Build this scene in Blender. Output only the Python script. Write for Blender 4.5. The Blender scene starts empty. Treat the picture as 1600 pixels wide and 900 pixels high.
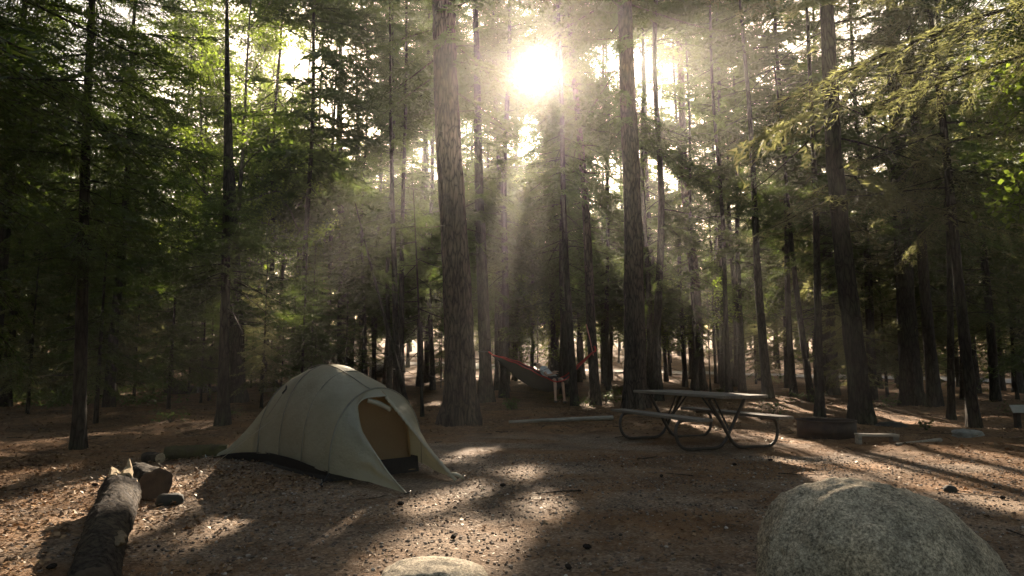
import bpy, bmesh, math, random
import numpy as np, time
T0 = time.time()
from mathutils import Vector, Matrix, Quaternion

S = bpy.context.scene
COL = S.collection
R = math.radians
PI = math.pi

# ------------------------------------------------------------------ camera, sky, sun, exposure
CAM_Z = 1.15
PITCH = math.atan(122 / 1067.0)
cam_d = bpy.data.cameras.new('camera')
cam_d.sensor_width = 36.0
cam_d.lens = 24.0
cam_d.clip_start = 0.05
cam_d.clip_end = 2000
cam = bpy.data.objects.new('camera', cam_d)
COL.objects.link(cam)
cam.location = (0, 0, CAM_Z)
cam.rotation_euler = (PI / 2 + PITCH, 0, 0)
S.camera = cam

SUN_EL, SUN_AZ = R(24.08), R(2.41)
SUN_DIR = Vector((math.sin(SUN_AZ) * math.cos(SUN_EL), math.cos(SUN_AZ) * math.cos(SUN_EL), math.sin(SUN_EL)))

w = bpy.data.worlds.new('World')
S.world = w
w.use_nodes = True
nt = w.node_tree
sky = nt.nodes.new('ShaderNodeTexSky')
sky.sky_type = 'NISHITA'
sky.sun_disc = False
sky.sun_elevation = SUN_EL
sky.sun_rotation = SUN_AZ
sky.air_density = 1.0
sky.dust_density = 3.0
sky.ozone_density = 0.6
bg = nt.nodes['Background']
bg.inputs['Strength'].default_value = 0.05
warm = nt.nodes.new('ShaderNodeMix'); warm.data_type = 'RGBA'; warm.blend_type = 'MULTIPLY'
warm.inputs[0].default_value = 1.0
warm.inputs[7].default_value = (1.0, 0.89, 0.75, 1)      # warm white balance of the photograph
nt.links.new(sky.outputs[0], warm.inputs[6])
nt.links.new(warm.outputs[2], bg.inputs['Color'])

sun_d = bpy.data.lights.new('sun', 'SUN')
sun_d.energy = 5.0
sun_d.angle = R(0.55)
sun_d.color = (1.0, 0.82, 0.63)
sun = bpy.data.objects.new('sun', sun_d)
COL.objects.link(sun)
sun.rotation_euler = (-SUN_DIR).to_track_quat('-Z', 'Y').to_euler()
sun.location = (0, 0, 40)

S.view_settings.view_transform = 'Standard'
S.view_settings.look = 'None'
S.view_settings.gamma = 1.0
S.view_settings.exposure = 2.65
S.render.engine = 'CYCLES'
cy = S.cycles
cy.max_bounces = 6
cy.diffuse_bounces = 3
cy.glossy_bounces = 2
cy.transmission_bounces = 4
cy.transparent_max_bounces = 6
cy.volume_bounces = 0
cy.use_denoising = True
cy.sample_clamp_indirect = 6.0
cy.caustics_reflective = False
cy.caustics_refractive = False

HAZE_DENSITY = 0.00105
HAZE_ANISO = 0.84

# ------------------------------------------------------------------ noise and terrain
def _hash(ix, iy, seed):
    h = (ix.astype(np.int64) * 374761393 + iy.astype(np.int64) * 668265263 + seed * 1442695041) & 0xffffffff
    h = ((h ^ (h >> 13)) * 1274126177) & 0xffffffff
    return ((h ^ (h >> 16)) & 0xffff) / 65535.0

def vnoise(x, y, seed=0):
    x = np.asarray(x, float); y = np.asarray(y, float)
    ix = np.floor(x); iy = np.floor(y)
    fx = x - ix; fy = y - iy
    fx = fx * fx * (3 - 2 * fx); fy = fy * fy * (3 - 2 * fy)
    a = _hash(ix, iy, seed); b = _hash(ix + 1, iy, seed)
    c = _hash(ix, iy + 1, seed); d = _hash(ix + 1, iy + 1, seed)
    return (a + (b - a) * fx) * (1 - fy) + (c + (d - c) * fx) * fy

def fbm(x, y, o=4, seed=0):
    v = 0; a = 0.5
    for k in range(o):
        v = v + a * vnoise(x * 2 ** k, y * 2 ** k, seed + k * 7)
        a *= 0.5
    return v

def sstep(a, b, x):
    t = np.clip((np.asarray(x, float) - a) / (b - a), 0, 1)
    return t * t * (3 - 2 * t)

def clearing(x, y):
    """1 on the gravel site, 0 in the woods"""
    d = np.sqrt(((x - 0.6) / 5.4) ** 2 + ((y - 6.5) / 5.6) ** 2)
    d = d + (fbm(x * 0.5, y * 0.5, 3, 5) - 0.45) * 0.45
    return 1 - sstep(0.8, 1.12, d)

def height(x, y):
    x = np.asarray(x, float); y = np.asarray(y, float)
    q = np.clip(y - 25, 0, 35)
    h = 0.00105 * q * q + 0.0735 * np.clip(y - 60, 0, None)
    c = clearing(x, y)
    woods = (fbm(x * 0.35, y * 0.35, 3, 11) - 0.44) * 0.30 + (fbm(x * 1.7, y * 1.7, 3, 3) - 0.44) * 0.12
    near = (fbm(x * 0.6, y * 0.6, 2, 21) - 0.4) * 0.05 + (fbm(x * 4, y * 4, 2, 31) - 0.4) * 0.02
    return h + near + (1 - c) * woods * sstep(0, 3, np.abs(y) + 2)

def hz(x, y):
    return float(height(np.array([x]), np.array([y]))[0])

CP, SP = math.cos(PITCH), math.sin(PITCH)
def ray(px, py):
    a = (px - 800) / 1067.0; b = (450 - py) / 1067.0
    return Vector((a, CP - b * SP, SP + b * CP))

def gp(px, py):
    """ground point seen at a pixel of the 1600x900 photograph"""
    d = ray(px, py)
    t = np.geomspace(2.0, 160.0, 2400)
    below = np.nonzero(CAM_Z + d.z * t <= height(d.x * t, d.y * t))[0]
    t = t[below[0]] if len(below) else 160.0
    return float(d.x * t), float(d.y * t)

# ------------------------------------------------------------------ object helpers
def tag(o, label=None, cat=None, group=None, kind=None):
    if label: o['label'] = label
    if cat: o['category'] = cat
    if group: o['group'] = group
    if kind: o['kind'] = kind
    return o

def empty(name, loc, label=None, cat=None, group=None, rz=0.0):
    o = bpy.data.objects.new(name, None)
    o.empty_display_size = 0.2
    COL.objects.link(o)
    o.location = loc
    o.rotation_euler = (0, 0, rz)
    return tag(o, label, cat, group)

def link(name, me, parent=None, loc=None):
    o = bpy.data.objects.new(name, me)
    COL.objects.link(o)
    if parent is not None: o.parent = parent
    if loc is not None: o.location = loc
    return o

def mesh_np(name, verts, faces, mats, midx=None, smooth=False, attr=None, attr_dom='FACE'):
    """verts (N,3); faces: list of arrays, each (M,k)"""
    me = bpy.data.meshes.new(name)
    verts = np.asarray(verts, np.float32)
    if not isinstance(faces, list): faces = [faces]
    faces = [np.asarray(f, np.int32) for f in faces if len(f)]
    nl = sum(f.size for f in faces); nf = sum(len(f) for f in faces)
    me.vertices.add(len(verts)); me.loops.add(nl); me.polygons.add(nf)
    me.vertices.foreach_set('co', verts.ravel())
    me.loops.foreach_set('vertex_index', np.concatenate([f.ravel() for f in faces]))
    tot = np.concatenate([np.full(len(f), f.shape[1], np.int32) for f in faces])
    st = np.zeros(nf, np.int32); st[1:] = np.cumsum(tot)[:-1]
    me.polygons.foreach_set('loop_start', st)
    me.polygons.foreach_set('loop_total', tot)
    if midx is not None: me.polygons.foreach_set('material_index', np.asarray(midx, np.int32))
    me.polygons.foreach_set('use_smooth', np.full(nf, bool(smooth)))
    for m in (mats if isinstance(mats, (list, tuple)) else [mats]): me.materials.append(m)
    if attr is not None:
        for k, v in attr.items():
            a = me.attributes.new(k, 'FLOAT', attr_dom)
            a.data.foreach_set('value', np.asarray(v, np.float32))
    me.update(calc_edges=True)
    return me

class MB:
    """collects simple shapes, then becomes one mesh"""
    def __init__(s): s.v = []; s.f = []
    def add(s, vs, fs):
        n = len(s.v)
        s.v += [tuple(v) for v in vs]
        s.f += [tuple(i + n for i in f) for f in fs]
        return s
    def box(s, c, sz, rz=0.0, M=None):
        hx, hy, hz_ = sz[0] / 2, sz[1] / 2, sz[2] / 2
        vs = [Vector((x, y, z)) for z in (-hz_, hz_) for y in (-hy, hy) for x in (-hx, hx)]
        m = M or Matrix.Rotation(rz, 3, 'Z')
        vs = [m @ v + Vector(c) for v in vs]
        return s.add(vs, [(0, 2, 3, 1), (4, 5, 7, 6), (0, 1, 5, 4), (2, 6, 7, 3), (0, 4, 6, 2), (1, 3, 7, 5)])
    def tube(s, pts, rad, n=8, cap=True, flat=1.0):
        pts = [Vector(p) for p in pts]
        if not isinstance(rad, (list, tuple)): rad = [rad] * len(pts)
        rings = []
        up = Vector((0, 0, 1))
        prev = None
        for i, p in enumerate(pts):
            t = (pts[min(i + 1, len(pts) - 1)] - pts[max(i - 1, 0)]).normalized()
            if prev is None:
                a = t.cross(up)
                if a.length < 1e-3: a = t.cross(Vector((1, 0, 0)))
                a.normalize()
            else:
                a = (prev - t * prev.dot(t)).normalized()
            prev = a
            b = t.cross(a)
            rings.append([p + (a * math.cos(2 * PI * k / n) + b * math.sin(2 * PI * k / n) * flat) * rad[i] for k in range(n)])
        vs = [v for r in rings for v in r]
        fs = []
        for i in range(len(pts) - 1):
            for k in range(n):
                fs.append((i * n + k, i * n + (k + 1) % n, (i + 1) * n + (k + 1) % n, (i + 1) * n + k))
        if cap:
            fs.append(tuple(range(n - 1, -1, -1)))
            fs.append(tuple((len(pts) - 1) * n + k for k in range(n)))
        return s.add(vs, fs)
    def mesh(s, name, mat, smooth=False):
        me = bpy.data.meshes.new(name)
        me.from_pydata(s.v, [], s.f)
        for m in (mat if isinstance(mat, (list, tuple)) else [mat]): me.materials.append(m)
        me.polygons.foreach_set('use_smooth', [smooth] * len(me.polygons))
        me.update()
        return me
    def build(s, name, mat, parent=None, smooth=False, bevel=0.0):
        o = link(name, s.mesh(name, mat, smooth), parent)
        if bevel:
            b = o.modifiers.new('bevel', 'BEVEL'); b.width = bevel; b.segments = 2; b.limit_method = 'ANGLE'
        return o

def bez(pts, n=8):
    """Catmull-Rom through points"""
    pts = [Vector(p) for p in pts]
    P = [pts[0]] + pts + [pts[-1]]
    out = []
    for i in range(1, len(P) - 2):
        for k in range(n):
            t = k / n
            a, b, c, d = P[i - 1], P[i], P[i + 1], P[i + 2]
            out.append(0.5 * ((2 * b) + (c - a) * t + (2 * a - 5 * b + 4 * c - d) * t * t + (3 * b - a - 3 * c + d) * t ** 3))
    out.append(pts[-1])
    return out

# ------------------------------------------------------------------ materials
def new_mat(name):
    m = bpy.data.materials.new(name); m.use_nodes = True
    n = m.node_tree.nodes; l = m.node_tree.links
    return m, n, l, n['Principled BSDF']

def ramp(n, l, src, stops):
    r = n.new('ShaderNodeValToRGB')
    el = r.color_ramp.elements
    el[0].position, el[0].color = stops[0][0], (*stops[0][1], 1)
    el[1].position, el[1].color = stops[-1][0], (*stops[-1][1], 1)
    for p, c in stops[1:-1]:
        e = el.new(p); e.color = (*c, 1)
    l.new(src, r.inputs[0])
    return r.outputs[0]

def noise(n, l, scale, detail=6, rough=0.6, vec=None, dist=0.0):
    t = n.new('ShaderNodeTexNoise')
    t.inputs['Scale'].default_value = scale
    t.inputs['Detail'].default_value = detail
    t.inputs['Roughness'].default_value = rough
    t.inputs['Distortion'].default_value = dist
    if vec is not None: l.new(vec, t.inputs['Vector'])
    return t

def coords(n, l, which='Object', scale=(1, 1, 1)):
    tc = n.new('ShaderNodeTexCoord'); mp = n.new('ShaderNodeMapping')
    mp.inputs['Scale'].default_value = scale
    l.new(tc.outputs[which], mp.inputs['Vector'])
    return mp.outputs[0]

def bump(n, l, src, strength, dist, bs):
    b = n.new('ShaderNodeBump')
    b.inputs['Strength'].default_value = strength
    b.inputs['Distance'].default_value = dist
    l.new(src, b.inputs['Height'])
    l.new(b.outputs[0], bs.inputs['Normal'])
    return b

def noisy(name, stops, scale=8.0, rough=0.85, sc=(1, 1, 1), bstr=0.4, bdist=0.01, detail=8, spec=0.3, bscale=None, metal=0.0, dist=0.0):
    m, n, l, bs = new_mat(name)
    v = coords(n, l, 'Object', sc)
    t = noise(n, l, scale, detail, 0.65, v, dist)
    l.new(ramp(n, l, t.outputs[0], stops), bs.inputs['Base Color'])
    bs.inputs['Roughness'].default_value = rough
    bs.inputs['Specular IOR Level'].default_value = spec
    bs.inputs['Metallic'].default_value = metal
    t2 = noise(n, l, bscale or scale * 2.5, 6, 0.7, v)
    bump(n, l, t2.outputs[0], bstr, bdist, bs)
    return m

def bark_mat(name, dark, light, moss=0.0):
    m, n, l, bs = new_mat(name)
    v = coords(n, l, 'Object', (1, 1, 0.16))
    t = noise(n, l, 18, 8, 0.7, v, 1.2)
    col = ramp(n, l, t.outputs[0], [(0.32, dark), (0.52, tuple((a + b) / 2 for a, b in zip(dark, light))), (0.72, light)])
    v2 = coords(n, l, 'Object', (1, 1, 0.6))
    t2 = noise(n, l, 1.6, 4, 0.6, v2)
    mx = n.new('ShaderNodeMix'); mx.data_type = 'RGBA'
    l.new(ramp(n, l, t2.outputs[0], [(0.45, (0, 0, 0)), (0.68, (0.75, 0.75, 0.75))]), mx.inputs[0])
    l.new(col, mx.inputs[6])
    mx.inputs[7].default_value = (light[0] * 1.2 * (1 - moss), light[1] * 1.25, light[2] * 1.1 * (1 - moss), 1)
    vp = coords(n, l, 'Object', (1, 1, 0.22))
    dn = noise(n, l, 5, 3, 0.6, vp)
    va = n.new('ShaderNodeVectorMath'); va.operation = 'MULTIPLY_ADD'; va.inputs[1].default_value = (0.16, 0.16, 0.16)
    l.new(dn.outputs['Color'], va.inputs[0]); l.new(vp, va.inputs[2])
    vo = n.new('ShaderNodeTexVoronoi'); vo.feature = 'DISTANCE_TO_EDGE'; vo.inputs['Scale'].default_value = 13
    l.new(va.outputs[0], vo.inputs['Vector'])
    cr = n.new('ShaderNodeMix'); cr.data_type = 'RGBA'; cr.blend_type = 'MULTIPLY'; cr.inputs[0].default_value = 1.0
    l.new(mx.outputs[2], cr.inputs[6])
    l.new(ramp(n, l, vo.outputs['Distance'], [(0.0, (0.28, 0.27, 0.26)), (0.07, (0.8, 0.8, 0.8)), (0.25, (1.3, 1.3, 1.3))]), cr.inputs[7])
    l.new(cr.outputs[2], bs.inputs['Base Color'])
    bs.inputs['Roughness'].default_value = 0.92
    bs.inputs['Specular IOR Level'].default_value = 0.2
    bump(n, l, t.outputs[0], 0.9, 0.03, bs)
    return m

def leaf_mat(name, c0, c1, tr, trans=0.45, gloss=0.06):
    m = bpy.data.materials.new(name); m.use_nodes = True
    n = m.node_tree.nodes; l = m.node_tree.links
    n.remove(n['Principled BSDF'])
    at = n.new('ShaderNodeAttribute'); at.attribute_name = 'tint'
    col = ramp(n, l, at.outputs['Fac'], [(0.0, c0), (1.0, c1)])
    d = n.new('ShaderNodeBsdfDiffuse'); l.new(col, d.inputs['Color'])
    t = n.new('ShaderNodeBsdfTranslucent')
    c2 = ramp(n, l, at.outputs['Fac'], [(0.0, tuple(x * 0.6 for x in tr)), (1.0, tr)])
    l.new(c2, t.inputs['Color'])
    mx = n.new('ShaderNodeMixShader'); mx.inputs[0].default_value = trans
    l.new(d.outputs[0], mx.inputs[1]); l.new(t.outputs[0], mx.inputs[2])
    g = n.new('ShaderNodeBsdfGlossy'); g.inputs['Roughness'].default_value = 0.45
    g.inputs['Color'].default_value = (0.6, 0.6, 0.55, 1)
    m2 = n.new('ShaderNodeMixShader'); m2.inputs[0].default_value = gloss
    l.new(mx.outputs[0], m2.inputs[1]); l.new(g.outputs[0], m2.inputs[2])
    l.new(m2.outputs[0], n['Material Output'].inputs['Surface'])
    return m

def cloth_mat(name, col, tr, trans=0.4, scale=260, bstr=0.05, var=0.15):
    m = bpy.data.materials.new(name); m.use_nodes = True
    n = m.node_tree.nodes; l = m.node_tree.links
    n.remove(n['Principled BSDF'])
    v = coords(n, l, 'Object')
    nz = noise(n, l, 3.0, 5, 0.6, v)
    c = ramp(n, l, nz.outputs[0], [(0.3, tuple(x * (1 - var) for x in col)), (0.7, tuple(x * (1 + var) for x in col))])
    d = n.new('ShaderNodeBsdfDiffuse'); l.new(c, d.inputs['Color'])
    t = n.new('ShaderNodeBsdfTranslucent'); t.inputs['Color'].default_value = (*tr, 1)
    mx = n.new('ShaderNodeMixShader'); mx.inputs[0].default_value = trans
    l.new(d.outputs[0], mx.inputs[1]); l.new(t.outputs[0], mx.inputs[2])
    g = n.new('ShaderNodeBsdfGlossy'); g.inputs['Roughness'].default_value = 0.5
    m2 = n.new('ShaderNodeMixShader'); m2.inputs[0].default_value = 0.05
    l.new(mx.outputs[0], m2.inputs[1]); l.new(g.outputs[0], m2.inputs[2])
    wv = noise(n, l, 14, 6, 0.6, v)
    b = n.new('ShaderNodeBump'); b.inputs['Strength'].default_value = 0.6; b.inputs['Distance'].default_value = 0.025
    l.new(wv.outputs[0], b.inputs['Height'])
    for s_ in (d, t, g): l.new(b.outputs[0], s_.inputs['Normal'])
    l.new(m2.outputs[0], n['Material Output'].inputs['Surface'])
    return m

def plain(name, col, rough=0.7, metal=0.0, spec=0.4):
    return noisy(name, [(0.3, tuple(x * 0.8 for x in col)), (0.7, tuple(min(1, x * 1.15) for x in col))], 12, rough, bstr=0.1, bdist=0.003, spec=spec, metal=metal)

BARK = bark_mat('bark_pine', (0.028, 0.02, 0.015), (0.10, 0.076, 0.058))
BARK2 = bark_mat('bark_spruce', (0.018, 0.014, 0.010), (0.062, 0.05, 0.04), 0.2)
BARK3 = bark_mat('bark_hardwood', (0.05, 0.042, 0.034), (0.15, 0.13, 0.105))
NEEDLE = leaf_mat('needles', (0.018, 0.03, 0.010), (0.042, 0.060, 0.02), (0.16, 0.24, 0.03), 0.47)
NEEDLE2 = leaf_mat('needles_sunlit_pale', (0.035, 0.045, 0.016), (0.09, 0.096, 0.04), (0.36, 0.37, 0.13), 0.5)  # needles paled to paint sunlight into the right-hand boughs; also mixed in elsewhere
BROAD = leaf_mat('broad_leaves', (0.05, 0.085, 0.02), (0.10, 0.13, 0.03), (0.30, 0.42, 0.045), 0.6)
PLANT = leaf_mat('plant_leaves', (0.05, 0.09, 0.02), (0.10, 0.13, 0.03), (0.15, 0.22, 0.03), 0.4)
LITTER = leaf_mat('dead_leaves', (0.09, 0.045, 0.02), (0.34, 0.22, 0.12), (0.12, 0.06, 0.025), 0.15)
DUFF = leaf_mat('dead_needles', (0.10, 0.045, 0.016), (0.26, 0.13, 0.05), (0.08, 0.04, 0.02), 0.1)
PEB = None

# ------------------------------------------------------------------ ground
def axis_samples(lo, f0, f1, hi, fine, grow=1.12, cap=4.0):
    a = list(np.arange(f0, f1 + 1e-6, fine))
    st = fine; x = a[-1]
    while x < hi:
        st = min(st * grow, cap); x += st; a.append(min(x, hi))
    st = fine; x = f0; b = []
    while x > lo:
        st = min(st * grow, cap); x -= st; b.append(max(x, lo))
    return np.array(sorted(set(b + a)))

def ground_mat():
    m, n, l, bs = new_mat('forest_ground')
    v = coords(n, l, 'Object')
    atg = n.new('ShaderNodeAttribute'); atg.attribute_name = 'gravel'
    atn = n.new('ShaderNodeAttribute'); atn.attribute_name = 'needle'
    # gravel
    vo = n.new('ShaderNodeTexVoronoi'); vo.inputs['Scale'].default_value = 55; l.new(v, vo.inputs['Vector'])
    gcol = ramp(n, l, vo.outputs['Color'], [(0.0, (0.09, 0.068, 0.048)), (0.5, (0.21, 0.155, 0.108)), (1.0, (0.38, 0.30, 0.22))])
    nf = noise(n, l, 220, 4, 0.7, v)
    g2 = n.new('ShaderNodeMix'); g2.data_type = 'RGBA'; g2.blend_type = 'MULTIPLY'; g2.inputs[0].default_value = 0.7
    l.new(gcol, g2.inputs[6]); l.new(ramp(n, l, nf.outputs[0], [(0.3, (0.55, 0.55, 0.55)), (0.7, (1.2, 1.15, 1.1))]), g2.inputs[7])
    # needles: stretched streaky noise, rust brown
    vs = coords(n, l, 'Object', (1.0, 2.6, 1))
    n1 = noise(n, l, 60, 6, 0.75, vs, 2.0)
    ncol = ramp(n, l, n1.outputs[0], [(0.28, (0.05, 0.024, 0.010)), (0.5, (0.185, 0.10, 0.045)), (0.74, (0.40, 0.24, 0.12))])
    # litter in the woods
    vl = n.new('ShaderNodeTexVoronoi'); vl.inputs['Scale'].default_value = 22; l.new(v, vl.inputs['Vector'])
    lcol = ramp(n, l, vl.outputs['Color'], [(0.0, (0.045, 0.028, 0.017)), (0.55, (0.15, 0.088, 0.046)), (1.0, (0.32, 0.205, 0.11))])
    ml = n.new('ShaderNodeMix'); ml.data_type = 'RGBA'
    nb = noise(n, l, 1.3, 5, 0.65, v)
    l.new(ramp(n, l, nb.outputs[0], [(0.4, (0, 0, 0)), (0.6, (1, 1, 1))]), ml.inputs[0])
    l.new(lcol, ml.inputs[6]); l.new(ncol, ml.inputs[7])
    # gravel vs needles inside the clearing
    m1 = n.new('ShaderNodeMix'); m1.data_type = 'RGBA'
    l.new(atn.outputs['Fac'], m1.inputs[0]); l.new(g2.outputs[2], m1.inputs[6]); l.new(ncol, m1.inputs[7])
    m2 = n.new('ShaderNodeMix'); m2.data_type = 'RGBA'
    l.new(atg.outputs['Fac'], m2.inputs[0]); l.new(ml.outputs[2], m2.inputs[6]); l.new(m1.outputs[2], m2.inputs[7])
    big = noise(n, l, 0.9, 5, 0.7, v, 0.8)
    mb_ = n.new('ShaderNodeMix'); mb_.data_type = 'RGBA'; mb_.blend_type = 'MULTIPLY'; mb_.inputs[0].default_value = 1.0
    l.new(m2.outputs[2], mb_.inputs[6])
    l.new(ramp(n, l, big.outputs[0], [(0.36, (0.62, 0.60, 0.58)), (0.5, (1.0, 1.0, 1.0)), (0.64, (1.3, 1.24, 1.16))]), mb_.inputs[7])
    l.new(mb_.outputs[2], bs.inputs['Base Color'])
    bs.inputs['Roughness'].default_value = 0.95
    bs.inputs['Specular IOR Level'].default_value = 0.15
    ad = n.new('ShaderNodeMath'); ad.operation = 'ADD'
    l.new(vo.outputs['Distance'], ad.inputs[0]); l.new(n1.outputs[0], ad.inputs[1])
    bump(n, l, ad.outputs[0], 0.7, 0.015, bs)
    return m

GX = axis_samples(-140, -7.5, 7.5, 140, 0.05, 1.09)
GY = axis_samples(-25, 2.8, 14, 200, 0.05, 1.05)
xx, yy = np.meshgrid(GX, GY)
X, Y = xx.ravel(), yy.ravel()
Z = height(X, Y)
cl = clearing(X, Y)
fine = (fbm(X * 9, Y * 9, 3, 77) - 0.45) * 0.03
Z = Z + fine * (0.35 + 0.65 * (1 - cl))
pad = (1 - sstep(1.5, 2.5, np.sqrt((X + 1.5) ** 2 + ((Y - 6.6) * 1.25) ** 2)))
nd = 0.8 * sstep(0.36, 0.72, fbm(X * 0.8, Y * 1.5, 5, 41) + 0.10 * (fbm(X * 6, Y * 9, 3, 43) - 0.5) * 2 - 0.16 * pad + 0.07 * sstep(1, 3, X))
nx, ny = len(GX), len(GY)
ii = np.arange(ny - 1)[:, None] * nx + np.arange(nx - 1)[None, :]
ii = ii.ravel()
F = np.stack([ii, ii + 1, ii + nx + 1, ii + nx], 1)
gm = mesh_np('ground', np.stack([X, Y, Z], 1), F, ground_mat(), smooth=True, attr={'gravel': cl, 'needle': nd}, attr_dom='POINT')
tag(link('ground', gm), kind='structure')

# road: pale gravel lane beyond the trees
def road_line(x): return 60.0 - (x + 8.0) * 0.526
rv = []; xs = np.arange(-55, 70, 1.0)
for x in xs:
    y = road_line(x)
    for k in (-2.0, -1.0, 0.0, 1.0, 2.0):
        px, py = x + 0.46 * k, y + 0.88 * k
        rv.append((px, py, hz(px, py) + 0.10 - 0.015 * abs(k)))
i0 = (np.arange(len(xs) - 1)[:, None] * 5 + np.arange(4)[None, :]).ravel()
ROADM = noisy('road_gravel', [(0.3, (0.26, 0.23, 0.20)), (0.7, (0.42, 0.38, 0.33))], 3, 0.95)
tag(link('road', mesh_np('road', rv, np.stack([i0, i0 + 5, i0 + 6, i0 + 1], 1), ROADM, smooth=True)), kind='structure')

# ------------------------------------------------------------------ sun gaps in the canopy
BEAMS = []
def beam(px, py, r, z=0.0):
    x, y = gp(px, py)
    BEAMS.append((x, y, hz(x, y) + z, r * (0.72 if 380 < px < 960 else 2.1), 0.3))
def air_beam(px, py, y, r):
    d = ray(px, py); t = y / d.y
    BEAMS.append((d.x * t, y, CAM_Z + d.z * t, r * 1.5, 1.6))
for a in [(820, 733, .30), (700, 778, .26), (665, 792, .24), (740, 766, .22), (845, 790, .30),
          (800, 835, .16), (430, 834, .13), (468, 824, .12), (395, 845, .12), (275, 765, .22), (318, 761, .16), (245, 790, .16), (225, 800, .16),
          (60, 812, .42), (15, 838, .42), (112, 792, .3), (130, 775, .25), (40, 850, .35), (10, 750, .2), (690, 872, .55), (912, 716, .12), (735, 705, .2), (770, 700, .15),
          (1290, 718, .22), (1340, 712, .25), (1400, 738, .25), (1450, 716, .25), (1500, 742, .28), (1560, 735, .25), (1240, 692, .3), (1265, 740, .2), (1330, 745, .22),
          (1590, 780, .2), (1440, 752, .2), (1530, 712, .2), (1235, 632, .5), (1215, 620, .5), (1250, 618, .4), (1380, 640, .4), (1400, 650, .4), (1490, 650, .3), (1550, 648, .3),
          (680, 632, .4), (720, 632, .4), (660, 600, .5), (1580, 700, .2), (1145, 676, .12), (1180, 685, .15)]:
    beam(*a)
beam(195, 760, .12, 0.33)
for a in ((60, 616, .35, .2), (120, 626, .3, .2), (205, 622, .3, .2), (30, 634, .25, .2), (250, 630, .25, .15), (280, 606, .25, .3), (150, 640, .2, .1), (640, 660, .15, 0), (420, 610, .3, .1)):
    beam(*a)
for k in range(9): beam(1060 + 65 * k, 581 + 1.9 * k, 0.8)
for px_, py_ in ((650, 570), (675, 570), (700, 590), (1000, 585)): beam(px_, py_, 0.8)
for a in [(1130, 60, 11, .5), (1230, 50, 10, .5), (1330, 45, 9, .55), (1440, 60, 8.5, .5), (1530, 40, 8.5, .5), (1180, 130, 12, .45), (1290, 130, 11, .45), (1400, 110, 10, .4),
          (1250, 200, 12.5, .4), (1180, 250, 13, .4), (1290, 310, 12.5, .45), (1340, 300, 12, .4), (1590, 250, 10, .6), (1585, 150, 10, .5), (1240, 420, 24, .5), (1160, 540, 30, .5),
          (300, 60, 23, .9), (350, 110, 23, .9), (260, 120, 25, .9), (400, 90, 24, .9), (430, 180, 26, .8), (330, 200, 24, .7), (500, 230, 30, .9), (560, 290, 30, .9), (600, 330, 30, .7), (480, 380, 30, .5),
          (820, 270, 36, 1.0), (960, 300, 36, 1.0), (1060, 330, 34, .9), (1110, 400, 32, .8), (880, 420, 32, .6), (620, 420, 30, .5), (170, 270, 22, .4), (550, 592, 7.6, .24), (588, 606, 7.3, .22), (600, 640, 7.0, .18),
          (1200, 470, 30, .6), (1220, 380, 30, .6), (930, 520, 26, .4), (675, 330, 28, .5), (690, 420, 28, .4)]:
    air_beam(*a)
br = random.Random(41)
for k in range(34):
    air_beam(br.uniform(440, 1260), br.uniform(190, 530), br.uniform(22, 42), br.uniform(0.22, 0.5))
BEAMS.append((1.70, 3.72, 0.52, 0.16, 0.3))
BE = np.array(BEAMS)
SD = np.array(SUN_DIR)

def in_beam(P, slack=0.0):
    """boolean per point: lies in a sun gap (slack > 0: or near one)"""
    out = np.zeros(len(P), bool)
    if not len(P): return out
    wob = 1.0 if slack else 0.55 + 0.9 * vnoise(P[:, 0] * 1.9 + P[:, 2] * 1.3, P[:, 1] * 1.7 - P[:, 2], 3)
    for bx, by, bz, r, t0 in BEAMS:
        q = P - np.array([bx, by, bz])
        t = q @ SD
        d2 = (q * q).sum(1) - t * t
        out |= (d2 < (r * wob * (1 + 0.012 * np.maximum(t, 0)) + slack) ** 2) & (t > t0 - slack)
    q = P - np.array([0, 0, CAM_Z]); t = q @ SD         # the line of sight to the sun
    d2 = (q * q).sum(1) - t * t
    out |= (d2 < (0.017 * np.maximum(t, 0) * wob + 0.05 + slack) ** 2) & (t > 0)
    return out

# ------------------------------------------------------------------ trees
rng = np.random.default_rng(7)
random.seed(7)

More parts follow.
